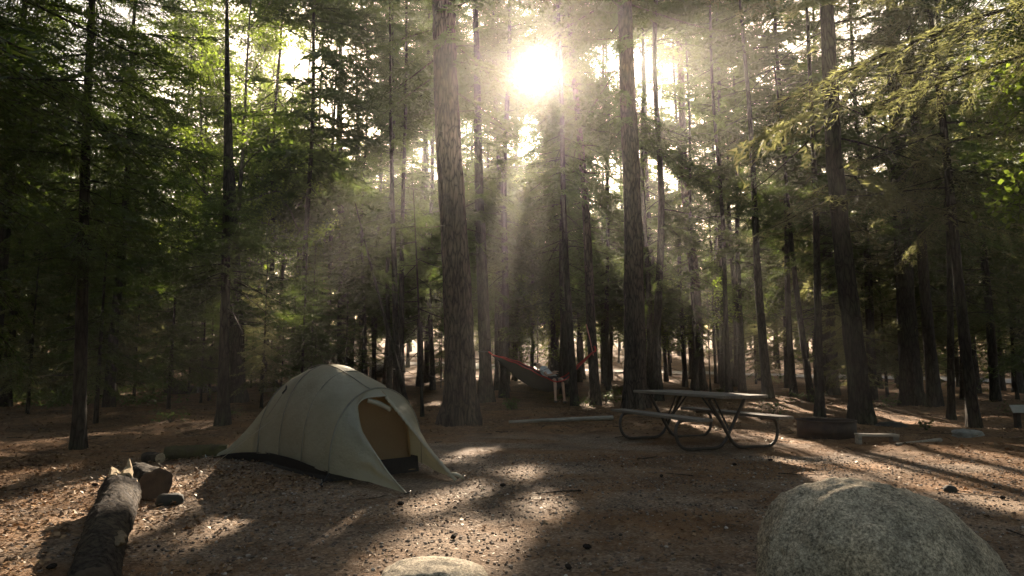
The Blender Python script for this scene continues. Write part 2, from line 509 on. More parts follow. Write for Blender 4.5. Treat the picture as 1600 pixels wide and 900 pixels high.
LODS = {-1: (0.065, 0.017, 0.055, 0.010), 0: (0.085, 0.03, 0.085, 0.021), 1: (0.16, 0.06, 0.16, 0.05), 2: (0.27, 0.12, 0.30, 0.11)}
def make_bough(seed, lod, L=2.4, hang=0.35):
    r = np.random.default_rng(seed)
    sp, st, nl, nw = LODS[lod]
    tris = []; tid = []; cen = []
    wv = []; wf = []
    side_bend = r.uniform(-0.25, 0.25)
    up = r.uniform(-0.05, 0.12)
    def axis(t): return np.stack([L * t, side_bend * t * t * L * 0.5, L * (up * t - hang * t * t * 0.5 + 0.10 * t ** 4)], -1)
    def stick(P, r0, r1):
        n0 = len(wv)
        for i, p in enumerate(P):
            rr = r0 + (r1 - r0) * i / (len(P) - 1)
            for k in range(3):
                wv.append((p[0], p[1] + rr * math.cos(k * 2.094), p[2] + rr * math.sin(k * 2.094)))
        for i in range(len(P) - 1):
            for k in range(3):
                a = n0 + i * 3 + k; b = n0 + i * 3 + (k + 1) % 3
                wf.append((a, b, b + 3, a + 3))
    ts = np.linspace(0, 1, 7 if lod < 2 else 4)
    stick(axis(ts), 0.022, 0.004)
    t = 0.10 + r.uniform(0, 0.04)
    k = 0
    while t < 1.0:
        for s in (-1, 1):
            if r.random() < 0.10: continue
            l = (0.22 + 0.62 * (1 - t) ** 0.8) * r.uniform(0.6, 1.15) * min(1, 0.35 + 2.2 * t)
            ang = s * r.uniform(0.75, 1.15)
            b0 = axis(np.array([t]))[0]
            d = np.array([math.cos(ang), math.sin(ang), r.uniform(-0.25, 0.12)])
            u = np.arange(0.02, l, st)
            if len(u) == 0: continue
            P = b0 + d * u[:, None]
            P[:, 2] -= hang * 0.9 * u * u / max(l, 0.3)
            if lod <= 0: stick(np.stack([P[0], P[len(P) // 2], P[-1]]), 0.005, 0.002)
            for q in (-1, 1):
                m = len(P)
                perp = np.array([-d[1], d[0], 0.0])
                vec = d * r.uniform(0.35, 0.9, (m, 1)) + perp * q * r.uniform(0.5, 1.0, (m, 1)) + np.array([0, 0, 1]) * r.normal(-0.1, 0.35, (m, 1))
                vec /= np.linalg.norm(vec, axis=1, keepdims=True)
                nrm = np.cross(vec, r.normal(0, 1, (m, 3)) * 0.6 + np.array([0, 0, 1.0]))
                nrm /= np.linalg.norm(nrm, axis=1, keepdims=True) + 1e-9
                ll = nl * r.uniform(0.7, 1.25, (m, 1)); ww = nw * r.uniform(0.7, 1.2, (m, 1))
                base = P + r.normal(0, 0.006, (m, 3))
                tris.append(np.stack([base - nrm * ww * 0.5, base + nrm * ww * 0.5, base + vec * ll], 1))
                tid.append(np.full(m, k))
            cen.append(P[len(P) // 2]); k += 1
        t += sp / L * r.uniform(0.75, 1.3)
    T = np.concatenate(tris); I = np.concatenate(tid)
    return dict(T=T, I=I, C=np.array(cen), wv=np.array(wv), wf=np.array(wf))

BOUGHS = {lod: [make_bough(100 + 10 * lod + k, lod, hang=h) for k, h in enumerate((0.25, 0.5, 0.7, 0.35, 0.9))] for lod in (-1, 0, 1, 2)}

def trunk_path(h, lean, seed, n):
    r = np.random.default_rng(seed)
    zs = np.linspace(0, 1, n) ** 1.15 * h
    ph = r.uniform(0, 6.28, 4); am = r.uniform(0.3, 1, 2) * 0.004 * h
    x = lean[0] * zs + am[0] * np.sin(zs * 0.55 + ph[0]) - am[0] * math.sin(ph[0])
    y = lean[1] * zs + am[1] * np.sin(zs * 0.5 + ph[1]) - am[1] * math.sin(ph[1])
    return np.stack([x, y, zs], 1)

def path_at(P, z):
    z = np.asarray(z, float)
    return np.stack([np.interp(z, P[:, 2], P[:, 0]), np.interp(z, P[:, 2], P[:, 1]), z], -1)

def trunk_geo(P, r0, h, seed, sides=14, flare=0.55, rough=0.05, stubs=0, stub_lo=1.2, stub_hi=6.0, stub_len=0.9):
    r = np.random.default_rng(seed + 5)
    n = len(P)
    z = P[:, 2]
    rad = r0 * (1 - 0.82 * (z / h) ** 0.9)
    rad = rad + r0 * flare * np.exp(-z / (1.1 * r0 + 0.08))
    th = np.arange(sides) * 2 * PI / sides
    lob = 1 + 0.35 * np.exp(-z / (1.3 * r0 + 0.1))[:, None] * np.sin(th * r.integers(3, 6) + r.uniform(0, 6))[None, :] * (flare > 0)
    nz = 1 + rough * r.normal(0, 1, (n, sides)) + 0.04 * r.normal(0, 1, (1, sides))
    if sides >= 18:                          # furrowed bark: ridges that wander up the trunk
        tt_ = np.repeat(th[None, :], n, 0); zz_ = np.repeat(z[:, None], sides, 1)
        nz = nz * (1 + 0.17 * (vnoise(tt_ * 7 + 2.2 * vnoise(zz_ * 1.5, tt_ * 2, seed), zz_ * 2.4, seed + 3) - 0.5) + 0.08 * (vnoise(tt_ * 15, zz_ * 7, seed + 9) - 0.5))
    rr = rad[:, None] * lob * nz
    V = np.stack([P[:, 0:1] + rr * np.cos(th), P[:, 1:2] + rr * np.sin(th), np.repeat(z[:, None], sides, 1)], -1)
    V[0, :, 2] -= 0.25
    V = V.reshape(-1, 3)
    i = np.arange(n - 1)[:, None] * sides; k = np.arange(sides)[None, :]
    a = (i + k).ravel(); b = (i + (k + 1) % sides).ravel()
    F = np.stack([a, b, b + sides, a + sides], 1)
    vs = [V]; fs = [F]; off = len(V)
    for s in range(stubs):
        zz = r.uniform(stub_lo, stub_hi)
        p = path_at(P, zz); az = r.uniform(0, 2 * PI)
        L = stub_len * r.uniform(0.3, 1.3)
        m = 4
        d = np.array([math.cos(az), math.sin(az), r.uniform(-0.35, 0.15)])
        u = np.linspace(0, L, m)
        C = p + d * u[:, None] + np.array([0, 0, -0.12]) * (u ** 2)[:, None] + r.normal(0, 0.02, (m, 3)) * (u[:, None] > 0)
        s0 = r.uniform(0.008, 0.018)
        rads = np.linspace(s0, s0 * 0.25, m)
        e1 = np.array([-d[1], d[0], 0]); e2 = np.array([0, 0, 1.0])
        ring = np.stack([C + (e1 * math.cos(q * 2.094) + e2 * math.sin(q * 2.094)) * rads[:, None] for q in range(3)], 1).reshape(-1, 3)
        ff = []
        for j in range(m - 1):
            for q in range(3):
                a_ = off + j * 3 + q; b_ = off + j * 3 + (q + 1) % 3
                ff.append((a_, b_, b_ + 3, a_ + 3))
        vs.append(ring); fs.append(np.array(ff)); off += len(ring)
    return np.concatenate(vs), [np.concatenate(fs)]

def crown_geo(P, z0, z1, rmax, nb, lod, seed, origin=None, prof=0.75, keep=None, wood_only=0.0, droop0=-0.25, droop1=0.35):
    """conifer crown; origin: world base, for cutting the sun gaps"""
    r = np.random.default_rng(seed + 11)
    T = []; tint = []; WV = []; WF = []; wo = 0
    az = r.uniform(0, 6.28)
    for k in range(nb):
        f = (k + r.uniform(0, 1)) / nb
        z = z0 + (z1 - z0) * f ** 1.0
        az += 2.399963 + r.normal(0, 0.35)
        rad = rmax * ((1 - f) ** prof * 0.92 + 0.08) * r.uniform(0.6, 1.12) * (0.55 + 0.45 * min(1, f * 6 + 0.3))
        B = BOUGHS[lod][r.integers(0, 5)]
        s = rad / 2.4
        pitch = droop0 + (droop1 - droop0) * f + r.normal(0, 0.10)
        roll = r.normal(0, 0.25)
        ca, sa = math.cos(az), math.sin(az); cp, sp_ = math.cos(pitch), math.sin(pitch); cr, sr = math.cos(roll), math.sin(roll)
        Rz = np.array([[ca, -sa, 0], [sa, ca, 0], [0, 0, 1]]); Ry = np.array([[cp, 0, -sp_], [0, 1, 0], [sp_, 0, cp]]); Rx = np.array([[1, 0, 0], [0, cr, -sr], [0, sr, cr]])
        M = Rz @ Ry @ Rx
        # long boughs keep the needle size of short ones
        p = path_at(P, z)
        t = (B['T'].reshape(-1, 3) @ M.T * s + p).reshape(-1, 3, 3)
        ok = np.ones(len(B['C']), bool)
        sel = np.ones(len(B['I']), bool)
        if origin is not None:
            c = B['C'] @ M.T * s + p + origin
            nearb = in_beam(c, 0.6 * s + 0.2)[B['I']]
            sel[nearb] = ~in_beam(t[nearb].mean(1) + origin)
            ok = np.bincount(B['I'], sel, len(B['C'])) > 3
        if sel.any():
            T.append(t[sel])
            tint.append(np.clip(r.normal(0.45, 0.2) + r.normal(0, 0.16, sel.sum()), 0, 1))
        if ok.mean() > 0.15:
            WV.append(B['wv'] @ M.T * s + p); WF.append(B['wf'] + wo); wo += len(B['wv'])
    T = np.concatenate(T) if T else np.zeros((0, 3, 3))
    tint = np.concatenate(tint) if tint else np.zeros(0)
    V = T.reshape(-1, 3); n = len(V)
    F3 = np.arange(n).reshape(-1, 3)
    if WV:
        V = np.concatenate([V] + WV); F4 = np.concatenate(WF) + n
    else: F4 = np.zeros((0, 4), int)
    mi = np.concatenate([np.zeros(len(F3), int), np.ones(len(F4), int)])
    tt = np.concatenate([tint, np.zeros(len(F4))])
    return V, [F3, F4], mi, tt

TRI = [0]
placed = []
def conifer(x, y, h, r0, label, group=None, lean=(0, 0), z0=4.0, rmax=2.2, nb=60, lod=1, seed=0, needles=None, bark=None, stubs=30, stub_hi=None, cut=True, sides=14, ztop=None, prof=0.6, flare=0.36, name='conifer_tree', keep=None, droop0=-0.25, rings=40):
    base = (x, y, hz(x, y))
    e = empty(name, base, label, 'tree', group)
    P = trunk_path(h, lean, seed, rings)
    V, Fs = trunk_geo(P, r0, h, seed, sides, flare, 0.035, stubs, 1.0, stub_hi or z0 + 1.5, 1.0)
    link('trunk', mesh_np('trunk', V, Fs, bark or BARK2, smooth=True), e)
    V, Fs, mi, tt = crown_geo(P, z0, ztop or h, rmax, nb, lod, seed, np.array(base) if cut else None, prof, keep, droop0=droop0)
    if len(V):
        TRI[0] += len(mi)
        link('crown', mesh_np('crown', V, Fs, [needles or NEEDLE, bark or BARK2], mi, attr={'tint': tt}), e)
    return e

# ---- broadleaf
def broad_geo(h, r0, seed, z0, spread, nlimb=14, leaves=16, leaf=0.085, origin=None, lean=(0, 0), fork=False):
    r = np.random.default_rng(seed)
    P = trunk_path(h, lean, seed, 24)
    V, Fs = trunk_geo(P, r0, h, seed, 10, 0.4, 0.03, 0)
    wv = [V]; wf = [Fs[0]]; off = len(V)
    twigs = []
    def limb(p, d, L, rad, depth):
        nonlocal off
        m = 6
        C = [np.array(p, float)]
        dd = np.array(d, float)
        for j in range(m - 1):
            dd = dd + r.normal(0, 0.13, 3) + np.array([0, 0, 0.05]); dd /= np.linalg.norm(dd)
            C.append(C[-1] + dd * L / (m - 1))
        C = np.array(C)
        rads = np.linspace(rad, rad * 0.35, m)
        n = 5
        a = np.cross(d, [0.3, 0.2, 1.0]); a /= np.linalg.norm(a) + 1e-9
        b = np.cross(d, a)
        ring = np.stack([C + (a * math.cos(q * 2 * PI / n) + b * math.sin(q * 2 * PI / n)) * rads[:, None] for q in range(n)], 1).reshape(-1, 3)
        ff = []
        for j in range(m - 1):
            for q in range(n):
                a_ = off + j * n + q; b_ = off + j * n + (q + 1) % n
                ff.append((a_, b_, b_ + n, a_ + n))
        wv.append(ring); wf.append(np.array(ff)); off += len(ring)
        if depth == 0:
            twigs.extend(C[2:]); return
        for j in range(4 if depth == 1 else 5):
            t = r.uniform(0.3, 1.0); i = int(t * (m - 1))
            nd = dd + r.normal(0, 0.75, 3); nd[2] *= 0.6; nd /= np.linalg.norm(nd)
            limb(C[i], nd, L * r.uniform(0.4, 0.65), rad * 0.5, depth - 1)
    for k in range(nlimb):
        f = (k + r.random()) / nlimb
        z = z0 + (h - z0) * f * 0.95
        az = k * 2.4 + r.normal(0, 0.4)
        up = 0.25 + 0.7 * f
        d = np.array([math.cos(az), math.sin(az), up]); d /= np.linalg.norm(d)
        limb(path_at(P, z), d, spread * (1 - 0.55 * f) * r.uniform(0.7, 1.1), max(0.012, r0 * 0.35 * (1 - 0.6 * f)), 2)
    C = np.array(twigs)
    if origin is not None: C = C[~in_beam(C + origin)]
    C = np.repeat(C, leaves, 0) + r.normal(0, 0.20, (len(C) * leaves, 3)) * np.array([1, 1, 0.7])
    m = len(C)
    d = r.normal(0, 1, (m, 3)) * np.array([1, 1, 0.5]) + np.array([0, 0, -0.25]); d /= np.linalg.norm(d, axis=1, keepdims=True)
    nrm = np.cross(d, r.normal(0, 0.5, (m, 3)) + np.array([0, 0, 1.0])); nrm /= np.linalg.norm(nrm, axis=1, keepdims=True) + 1e-9
    L = leaf * r.uniform(0.6, 1.3, (m, 1))
    mid = C + d * L * 0.45 - np.array([0, 0, 1]) * L * 0.06
    LV = np.stack([C, mid + nrm * L * 0.38, C + d * L, mid - nrm * L * 0.38], 1).reshape(-1, 3)
    LF = np.arange(len(LV)).reshape(-1, 4)
    tint = np.clip(np.repeat(r.normal(0.5, 0.2, m // leaves + 1), leaves)[:m] + r.normal(0, 0.2, m), 0, 1)
    return np.concatenate(wv), [np.concatenate(wf)], LV, LF, tint

def broadleaf(x, y, h, r0, label, group=None, z0=3.0, spread=2.6, seed=0, nlimb=14, leaves=14, leaf=0.085, mat=None, cut=True, lean=(0, 0), name='broadleaf_tree'):
    base = (x, y, hz(x, y))
    e = empty(name, base, label, 'tree', group)
    V, Fs, LV, LF, tint = broad_geo(h, r0, seed, z0, spread, nlimb, leaves, leaf, np.array(base) if cut else None, lean)
    TRI[0] += 2 * len(LF)
    link('trunk', mesh_np('trunk', V, Fs, BARK3, smooth=True), e)
    link('crown', mesh_np('crown', LV, LF, mat or BROAD, attr={'tint': tint}), e)
    return e

def lean_for(bx, by, tx, ty):
    """lean (x per metre of height) that carries a trunk from its base pixel to a pixel higher up, staying at its depth"""
    x, y = gp(bx, by)
    d = ray(tx, ty); t = y / d.y
    z = CAM_Z + d.z * t - hz(x, y)
    return ((d.x * t - x) / z, 0.0)

def P3(px, py):
    return gp(px, py)

# ---- the trees one can tell apart, nearest first: base px, base py, width px, a higher point of the trunk
def near(bx, by, wpx, top, label, h=18, z0=5.0, rmax=2.4, nb=80, lod=1, seed=1, **k):
    x, y = gp(bx, by)
    r0 = wpx / 1067.0 * y / 2
    return conifer(x, y, h, r0, label, lean=lean_for(bx, by, *top), z0=z0, rmax=rmax, nb=nb, lod=lod, seed=seed, **k)

near(720, 664, 46, (698, 0), 'thick straight pine trunk standing directly behind the tent', h=32, z0=7.0, rmax=3.2, nb=110, lod=1, seed=3, flare=0.3, bark=BARK, stubs=26, stub_hi=9, sides=56, rings=120, name='pine_tree')
near(993, 638, 32, (976, 0), 'tall pale pine trunk right behind the left end of the picnic table', h=33, z0=7.4, rmax=3.0, nb=110, seed=5, flare=0.3, bark=BARK, stubs=24, stub_hi=11, sides=40, rings=90, name='pine_tree')
near(122, 702, 20, (140, 250), 'slim dark spruce nearest the camera on the left, behind the foreground log', h=12, z0=2.7, rmax=2.4, nb=90, lod=0, seed=8, stubs=16, prof=0.5)
near(348, 664, 19, (352, 300), 'dark spruce trunk just beyond the left end of the tent', h=9, z0=2.6, rmax=2.1, nb=60, lod=1, seed=9, stubs=16, prof=0.7, ztop=4.6)
near(372, 628, 24, (356, 100), 'dark spruce half hidden behind the trunk left of the tent', h=13, z0=2.8, rmax=2.6, nb=70, lod=1, seed=10, ztop=6.8)
near(1348, 662, 30, (1318, 300), 'stout leaning dark trunk directly behind the fire ring', h=26, z0=4.4, rmax=3.2, nb=85, lod=1, seed=12, needles=NEEDLE2, sides=40, rings=90, stubs=36, name='spruce_tree')
near(1425, 634, 30, (1408, 300), 'thick upright dark trunk between the fire ring and the rightmost slim trunks', h=26, z0=4.8, rmax=3.0, nb=80, lod=1, seed=13, sides=30, rings=70, stubs=36, name='spruce_tree')
near(1487, 656, 11, (1474, 300), 'thin pole-like trunk just left of the slanting trunk at the right', h=11, z0=4.5, rmax=1.7, nb=45, lod=1, seed=14)
near(1523, 668, 18, (1468, 180), 'slanting slender trunk at the right, beside the flat grey rock', h=15, z0=4.2, rmax=3.1, nb=70, lod=0, seed=15, needles=NEEDLE2, stubs=30)
near(1590, 612, 14, (1580, 300), 'dark trunk at the right edge behind the small marker post', h=15, z0=4.0, rmax=2.6, nb=55, seed=16)
near(1282, 652, 13, (1270, 300), 'slim dark trunk standing just left of the stout one behind the fire ring', h=13, z0=5.0, rmax=1.9, nb=50, seed=17)
near(1268, 628, 11, (1243, 400), 'thin leaning trunk behind the right end of the picnic table', h=12, z0=4.6, rmax=1.8, nb=50, seed=18)
near(1200, 622, 15, (1172, 200), 'slender trunk leaning left above the picnic table top', h=16, z0=6.0, rmax=2.2, nb=55, seed=19)
near(1160, 612, 12, (1150, 200), 'narrow upright trunk just left of the leaning one above the table', h=15, z0=6.0, rmax=2.1, nb=55, seed=20)
near(1092, 609, 20, (1052, 0), 'sturdy trunk rising behind the middle of the picnic table, leaning left', h=28, z0=6.5, rmax=2.9, nb=110, seed=21, bark=BARK, name='pine_tree')
near(1130, 604, 9, (1126, 200), 'very thin trunk in the gap right of the sturdy trunk behind the table', h=13, z0=5.0, rmax=1.6, nb=45, seed=22)
near(931, 632, 17, (905, 250), 'trunk that holds the right strap of the hammock', h=19, z0=6.0, rmax=2.6, nb=90, seed=23, bark=BARK, name='pine_tree')
near(898, 634, 12, (880, 200), 'narrow trunk just left of the one holding the right hammock strap', h=18, z0=6.0, rmax=2.4, nb=80, seed=24)
HXL, HYL = gp(760, 628)
near(760, 628, 22, (748, 200), 'dark trunk that holds the left strap of the hammock', h=19, z0=5.8, rmax=2.7, nb=90, seed=25)
near(789, 612, 13, (776, 180), 'slim trunk behind the left half of the hammock', h=19, z0=5.5, rmax=2.4, nb=80, seed=26)
near(536, 606, 20, (527, 0), 'straight dark trunk rising right behind the peak of the tent', h=21, z0=5.5, rmax=2.9, nb=100, seed=27)
near(567, 604, 15, (553, 0), 'dark trunk close to the right of the one behind the tent peak', h=20, z0=5.5, rmax=2.6, nb=90, seed=28)
near(620, 634, 12, (612, 200), 'slim dark trunk behind the tent door, left of the thinnest sapling', h=13, z0=4.8, rmax=1.9, nb=50, seed=29)
near(637, 636, 8, (618, 560), 'thin crooked sapling leaning against the slim trunk behind the tent door', h=6, z0=3.2, rmax=1.0, nb=24, seed=30)
near(660, 651, 5, (652, 470), 'thinnest bare sapling in the sunlit gap between tent and thick pine', h=5.5, z0=3.6, rmax=0.8, nb=18, seed=31)
near(40, 606, 26, (40, 300), 'dark trunk at the far left edge of the wood', h=14, z0=3.2, rmax=2.9, nb=100, seed=32, prof=0.5)
near(92, 612, 22, (96, 300), 'dark trunk second from the left edge, behind the green undergrowth', h=15, z0=3.0, rmax=2.8, nb=100, seed=33, prof=0.5)
near(1372, 606, 10, (1362, 350), 'thin trunk seen in the gap right of the stout trunk behind the fire ring', h=14, z0=4.5, rmax=1.8, nb=50, seed=34)
near(1305, 618, 13, (1296, 350), 'thin dark trunk half hidden left behind the stout trunk at the fire ring', h=14, z0=4.5, rmax=2.0, nb=50, seed=35)
near(210, 606, 14, (214, 300), 'slim dark trunk behind the undergrowth left of the old stump', h=14, z0=3.2, rmax=2.5, nb=100, seed=36, prof=0.5)
near(470, 600, 12, (466, 300), 'slim dark trunk left behind the tent peak', h=15, z0=4.6, rmax=2.2, nb=55, seed=37)

for px_, py_, h_, lab_, sd_ in ((488, 601, 25, 'tall full conifer in the sky gap left of the two trunks behind the tent peak', 81), (655, 598, 26, 'tall conifer showing just left of the thick straight pine, high up', 82),
                                (1128, 600, 26, 'tall full conifer deep in the wood above the right half of the table', 83), (905, 597, 25, 'tall conifer deep in the wood right under and right of the sun', 84), (300, 598, 25, 'tall conifer deep in the wood behind the bright broadleaf trees', 85)):
    x, y = gp(px_, py_)
    conifer(x, y, h_, 0.15, lab_, z0=4.0, rmax=3.6, nb=190, lod=2, seed=sd_, sides=10, rings=20, prof=0.4)
for px_, d_, lab_, sd_ in ((478, 27, 'tall conifer with a high crown, left of the two trunks behind the tent peak', 91), (512, 34, 'tall conifer with a high crown, just left of the trunk behind the tent peak', 92), (1012, 27, 'tall conifer with a high crown, just right of the tall pale pine', 93),
                           (1068, 35, 'tall conifer with a high crown, crossing the sturdy leaning trunk behind the table', 94), (1236, 26, 'tall conifer with a high crown, right of the leaning trunk above the table', 95), (415, 31, 'tall conifer with a high crown, right of the bright broadleaf trees', 96)):
    x = (px_ - 800) / 1067 * d_
    conifer(x, d_, 25, 0.13, lab_, z0=8.0, rmax=3.5, nb=150, lod=2, seed=sd_, sides=10, rings=20, prof=0.35)
    placed.append((x, d_))

# trees whose trunks stand just outside the picture and whose boughs reach in
conifer(-6.6, 6.6, 13, 0.17, 'dark spruce at the left edge whose low boughs fill the upper left corner', z0=2.4, rmax=3.9, nb=110, lod=0, seed=51, prof=0.45)
conifer(7.6, 7.4, 15, 0.20, 'hemlock at the right edge whose drooping boughs, paled as if sunlit, hang into the upper right corner', z0=3.9, rmax=4.4, nb=66, lod=-1, seed=52, needles=NEEDLE2, prof=0.5, name='hemlock_tree', droop0=-0.1)
broadleaf(9.25, 10.8, 7.5, 0.09, 'leafy green sapling at the right edge with bright backlit leaves', z0=2.8, spread=1.9, seed=53, leaves=6, leaf=0.11)

# broadleaf trees glowing at the upper left and deeper in
for px, py, h, z0, sp, lab, sd in [
    (352, 622, 17, 4.6, 4.0, 'bright green broadleaf tree above and left of the tent, dark upright stem', 61),
    (318, 614, 17, 4.6, 4.0, 'bright green broadleaf tree with a slanting stem at the upper left', 62),
    (262, 606, 18, 5.0, 4.0, 'bright green broadleaf tree farthest left, beyond the slim dark trunk', 67),
    (395, 596, 22, 5.0, 4.4, 'tall broadleaf tree glimpsed between the two spruces left of the tent', 68),
    (455, 600, 23, 6.0, 4.4, 'high broadleaf crown filling the sky left of the tent peak', 73),
    (375, 595, 25, 6.0, 4.6, 'highest broadleaf crown deep in the wood at the upper left', 74),
    (500, 602, 20, 4.5, 3.8, 'broadleaf tree standing left of the two trunks behind the tent peak', 75),
    (430, 606, 18, 4.6, 3.8, 'broadleaf tree with forked limbs between the bright one and the tent peak', 63),
    (600, 600, 16, 3.4, 3.6, 'green broadleaf tree glowing behind the two trunks right of the tent peak', 64),
    (830, 602, 12, 3.2, 3.2, 'yellow green broadleaf tree behind the hammock, under the sun', 65),
    (1110, 612, 5.5, 1.4, 1.6, 'small sunlit broadleaf sapling between the sturdy trunk and the thin one behind the table', 69),
    (1235, 610, 5.0, 1.2, 1.6, 'small pale broadleaf sapling right of the leaning trunk above the table', 70),
    (1010, 606, 5.0, 1.4, 1.6, 'small broadleaf sapling just right of the tall pale pine', 71),
    (840, 606, 4.5, 1.0, 1.5, 'low dark broadleaf sapling straight behind the hammock', 72),
    (1030, 600, 11, 2.6, 3.0, 'sunlit broadleaf tree between the tall pale pine and the sturdy trunk', 66)]:
    x, y = gp(px, py)
    broadleaf(x, y, h, 0.12, lab, z0=z0, spread=sp, seed=sd, nlimb=16, leaves=15 if y < 30 else 11, leaf=0.12 if y < 30 else 0.15, lean=(-0.06 if sd == 62 else 0.02, 0)) if sd < 69 or sd > 72 else broadleaf(x, y, h, 0.035, lab, z0=z0, spread=sp, seed=sd, nlimb=10, leaves=5, leaf=0.11)

# understory and background: shared meshes
def variant(seed, h, r0, z0, rmax, nb, lod, prof, needles, stubs=10, droop0=-0.25):
    P = trunk_path(h, (0, 0), seed, 18)
    V, Fs = trunk_geo(P, r0, h, seed, 8, 0.4, 0.03, stubs, 0.8, z0 + 1, 0.9)
    tm = mesh_np('trunk', V, Fs, BARK2, smooth=True)
    V, Fs, mi, tt = crown_geo(P, z0, h, rmax, nb, lod, seed, None, prof)
    TRI[0] += len(mi)
    return tm, mesh_np('crown', V, Fs, [needles, BARK2], mi, attr={'tint': tt}), h
SMALL = [variant(200 + k, 4.5 + k * 0.6, 0.05, 0.9, 1.4 + 0.1 * k, 75, 1, 0.8, (NEEDLE, NEEDLE2)[k % 2], 4) for k in range(4)]
MID = [variant(220 + k, 15 + k, 0.16, (3.0, 3.8, 2.4, 4.6)[k], 2.9, 110, 1, 0.5, (NEEDLE, NEEDLE, NEEDLE2, NEEDLE)[k], 14) for k in range(4)]
FAR = [variant(240 + k, 16 + k, 0.17, (2.5, 3.5, 1.8, 4.5)[k], 3.2, 120, 2, 0.5, (NEEDLE, NEEDLE2, NEEDLE, NEEDLE)[k], 6) for k in range(4)]
def place(var, x, y, s, rz, label, group, name='conifer_tree'):
    tm, cm, h = var
    e = empty(name, (x, y, hz(x, y) - 0.05), label, 'tree', group, rz)
    e.scale = (s, s, s)
    link('trunk', tm, e); link('crown', cm, e)
    placed.append((x, y))

def free(x, y, dmin):
    if abs((y - road_line(x)) * 0.88) < 3.0: return False
    return all((x - a) ** 2 + (y - b) ** 2 > dmin * dmin for a, b in placed)

rr = random.Random(5)
def scatter(n, ylo, yhi, var, dmin, label, group, slo, shi, ok=None, margin=3.0, name='conifer_tree'):
    c = 0; tries = 0
    while c < n and tries < n * 60:
        tries += 1
        y = math.sqrt(rr.uniform(ylo ** 2, yhi ** 2))
        lim = y * 0.75 + margin
        x = rr.uniform(-lim, lim)
        if not free(x, y, dmin): continue
        if ok and not ok(x, y): continue
        place(rr.choice(var), x, y, rr.uniform(slo, shi), rr.uniform(0, 6.28), label, group, name)
        c += 1

# trees in the wedge through which the sun reaches the site: each cut to its own sun gaps
wr = random.Random(23)
placed.append((HXL, HYL))
n_w = 0
for _ in range(4000):
    if n_w >= 66: break
    y = wr.uniform(24, 58); x = wr.uniform(-9, 11.5)
    if not free(x, y, 2.3) or -0.47 < x / y < -0.24 or -1.4 < x - 0.042 * y < 0.6: continue
    placed.append((x, y)); n_w += 1
    conifer(x, y, wr.uniform(20, 28), wr.uniform(0.09, 0.16), 'slender conifer in the backlit middle of the wood, under the sun', 'conifers in the backlit middle of the wood',
            lean=(wr.uniform(-0.02, 0.02), 0), z0=wr.uniform(2.6, 5.0), rmax=wr.uniform(2.4, 3.3), nb=80 if y < 29 else 150, lod=1 if y < 29 else 2, seed=400 + n_w, sides=8, rings=16, stubs=8, prof=0.38)

def clear_left(x, y):      # the gap at the upper left where the broadleaf trees catch the light
    return not (-0.56 < x / y < -0.24 and 14 < y < 48)
def side_only(x, y):       # outside the wedge through which the sun reaches the site
    return (x < -7.5 or x > 0.042 * y + 9.5) and clear_left(x, y)
scatter(40, 17, 36, MID, 2.3, 'dark conifer among the close ranks of trees on either side of the site', 'conifers close around the site', 0.8, 1.15, side_only)
scatter(40, 16, 40, SMALL, 1.6, 'young bushy conifer growing low among the taller trunks', 'young conifers under the trees', 0.8, 1.3, lambda x, y: (x < -6.5 or x > 9.5 + 0.04 * y), name='young_conifer')
scatter(16, 32, 46, SMALL, 2.0, 'young conifer low in the wood behind the hammock', 'young conifers behind the hammock', 0.8, 1.2, lambda x, y: -6.5 < x < 9, name='young_conifer')
scatter(44, 36, 60, MID + FAR, 2.2, 'conifer in the deep wood on this side of the far road', 'conifers short of the far road', 0.85, 1.15, side_only)
scatter(26, 60, 84, FAR, 1.9, 'lower conifer just beyond the far road in the middle of the picture', 'lower conifers beyond the middle of the far road', 0.42, 0.6, lambda x, y: -8 < x < 15)
scatter(74, 58, 98, FAR, 2.4, 'conifer in the distant wood beyond the far road', 'conifers beyond the far road', 0.9, 1.2, lambda x, y: not (-7 < x < 14 and y < 84))
scatter(26, 14, 34, SMALL, 1.5, 'young dark conifer in the shadowy low wood on the left', 'young conifers in the left wood', 0.8, 1.25, lambda x, y: -0.8 < x / y < -0.22 and x < -5.4 and not (-0.56 < x / y < -0.31 and y < 31), name='young_conifer')
scatter(36, 37, 57, SMALL, 1.7, 'young conifer screening the far road', 'young conifers before the far road', 0.8, 1.3, lambda x, y: not (-2 < x - 0.042 * y < 1), name='young_conifer')
# unseen trees of the wood, added round and behind the viewpoint for shade
nb_ = 0
for _ in range(900):
    if nb_ >= 46: break
    y = wr.uniform(-14, 14); x = wr.uniform(-24, -6) if nb_ % 3 else wr.uniform(6, 22)
    if math.hypot(x, y) < 7.0 or (abs(x) < 0.80 * y + 4.5) or abs(x) < 7.5 or not free(x, y, 2.3): continue
    place(wr.choice(FAR), x, y, wr.uniform(0.95, 1.2), wr.uniform(0, 6.28), 'tall unseen conifer of the wood, added round the near side of the site for shade', 'unseen conifers added for shade round the near side'); nb_ += 1

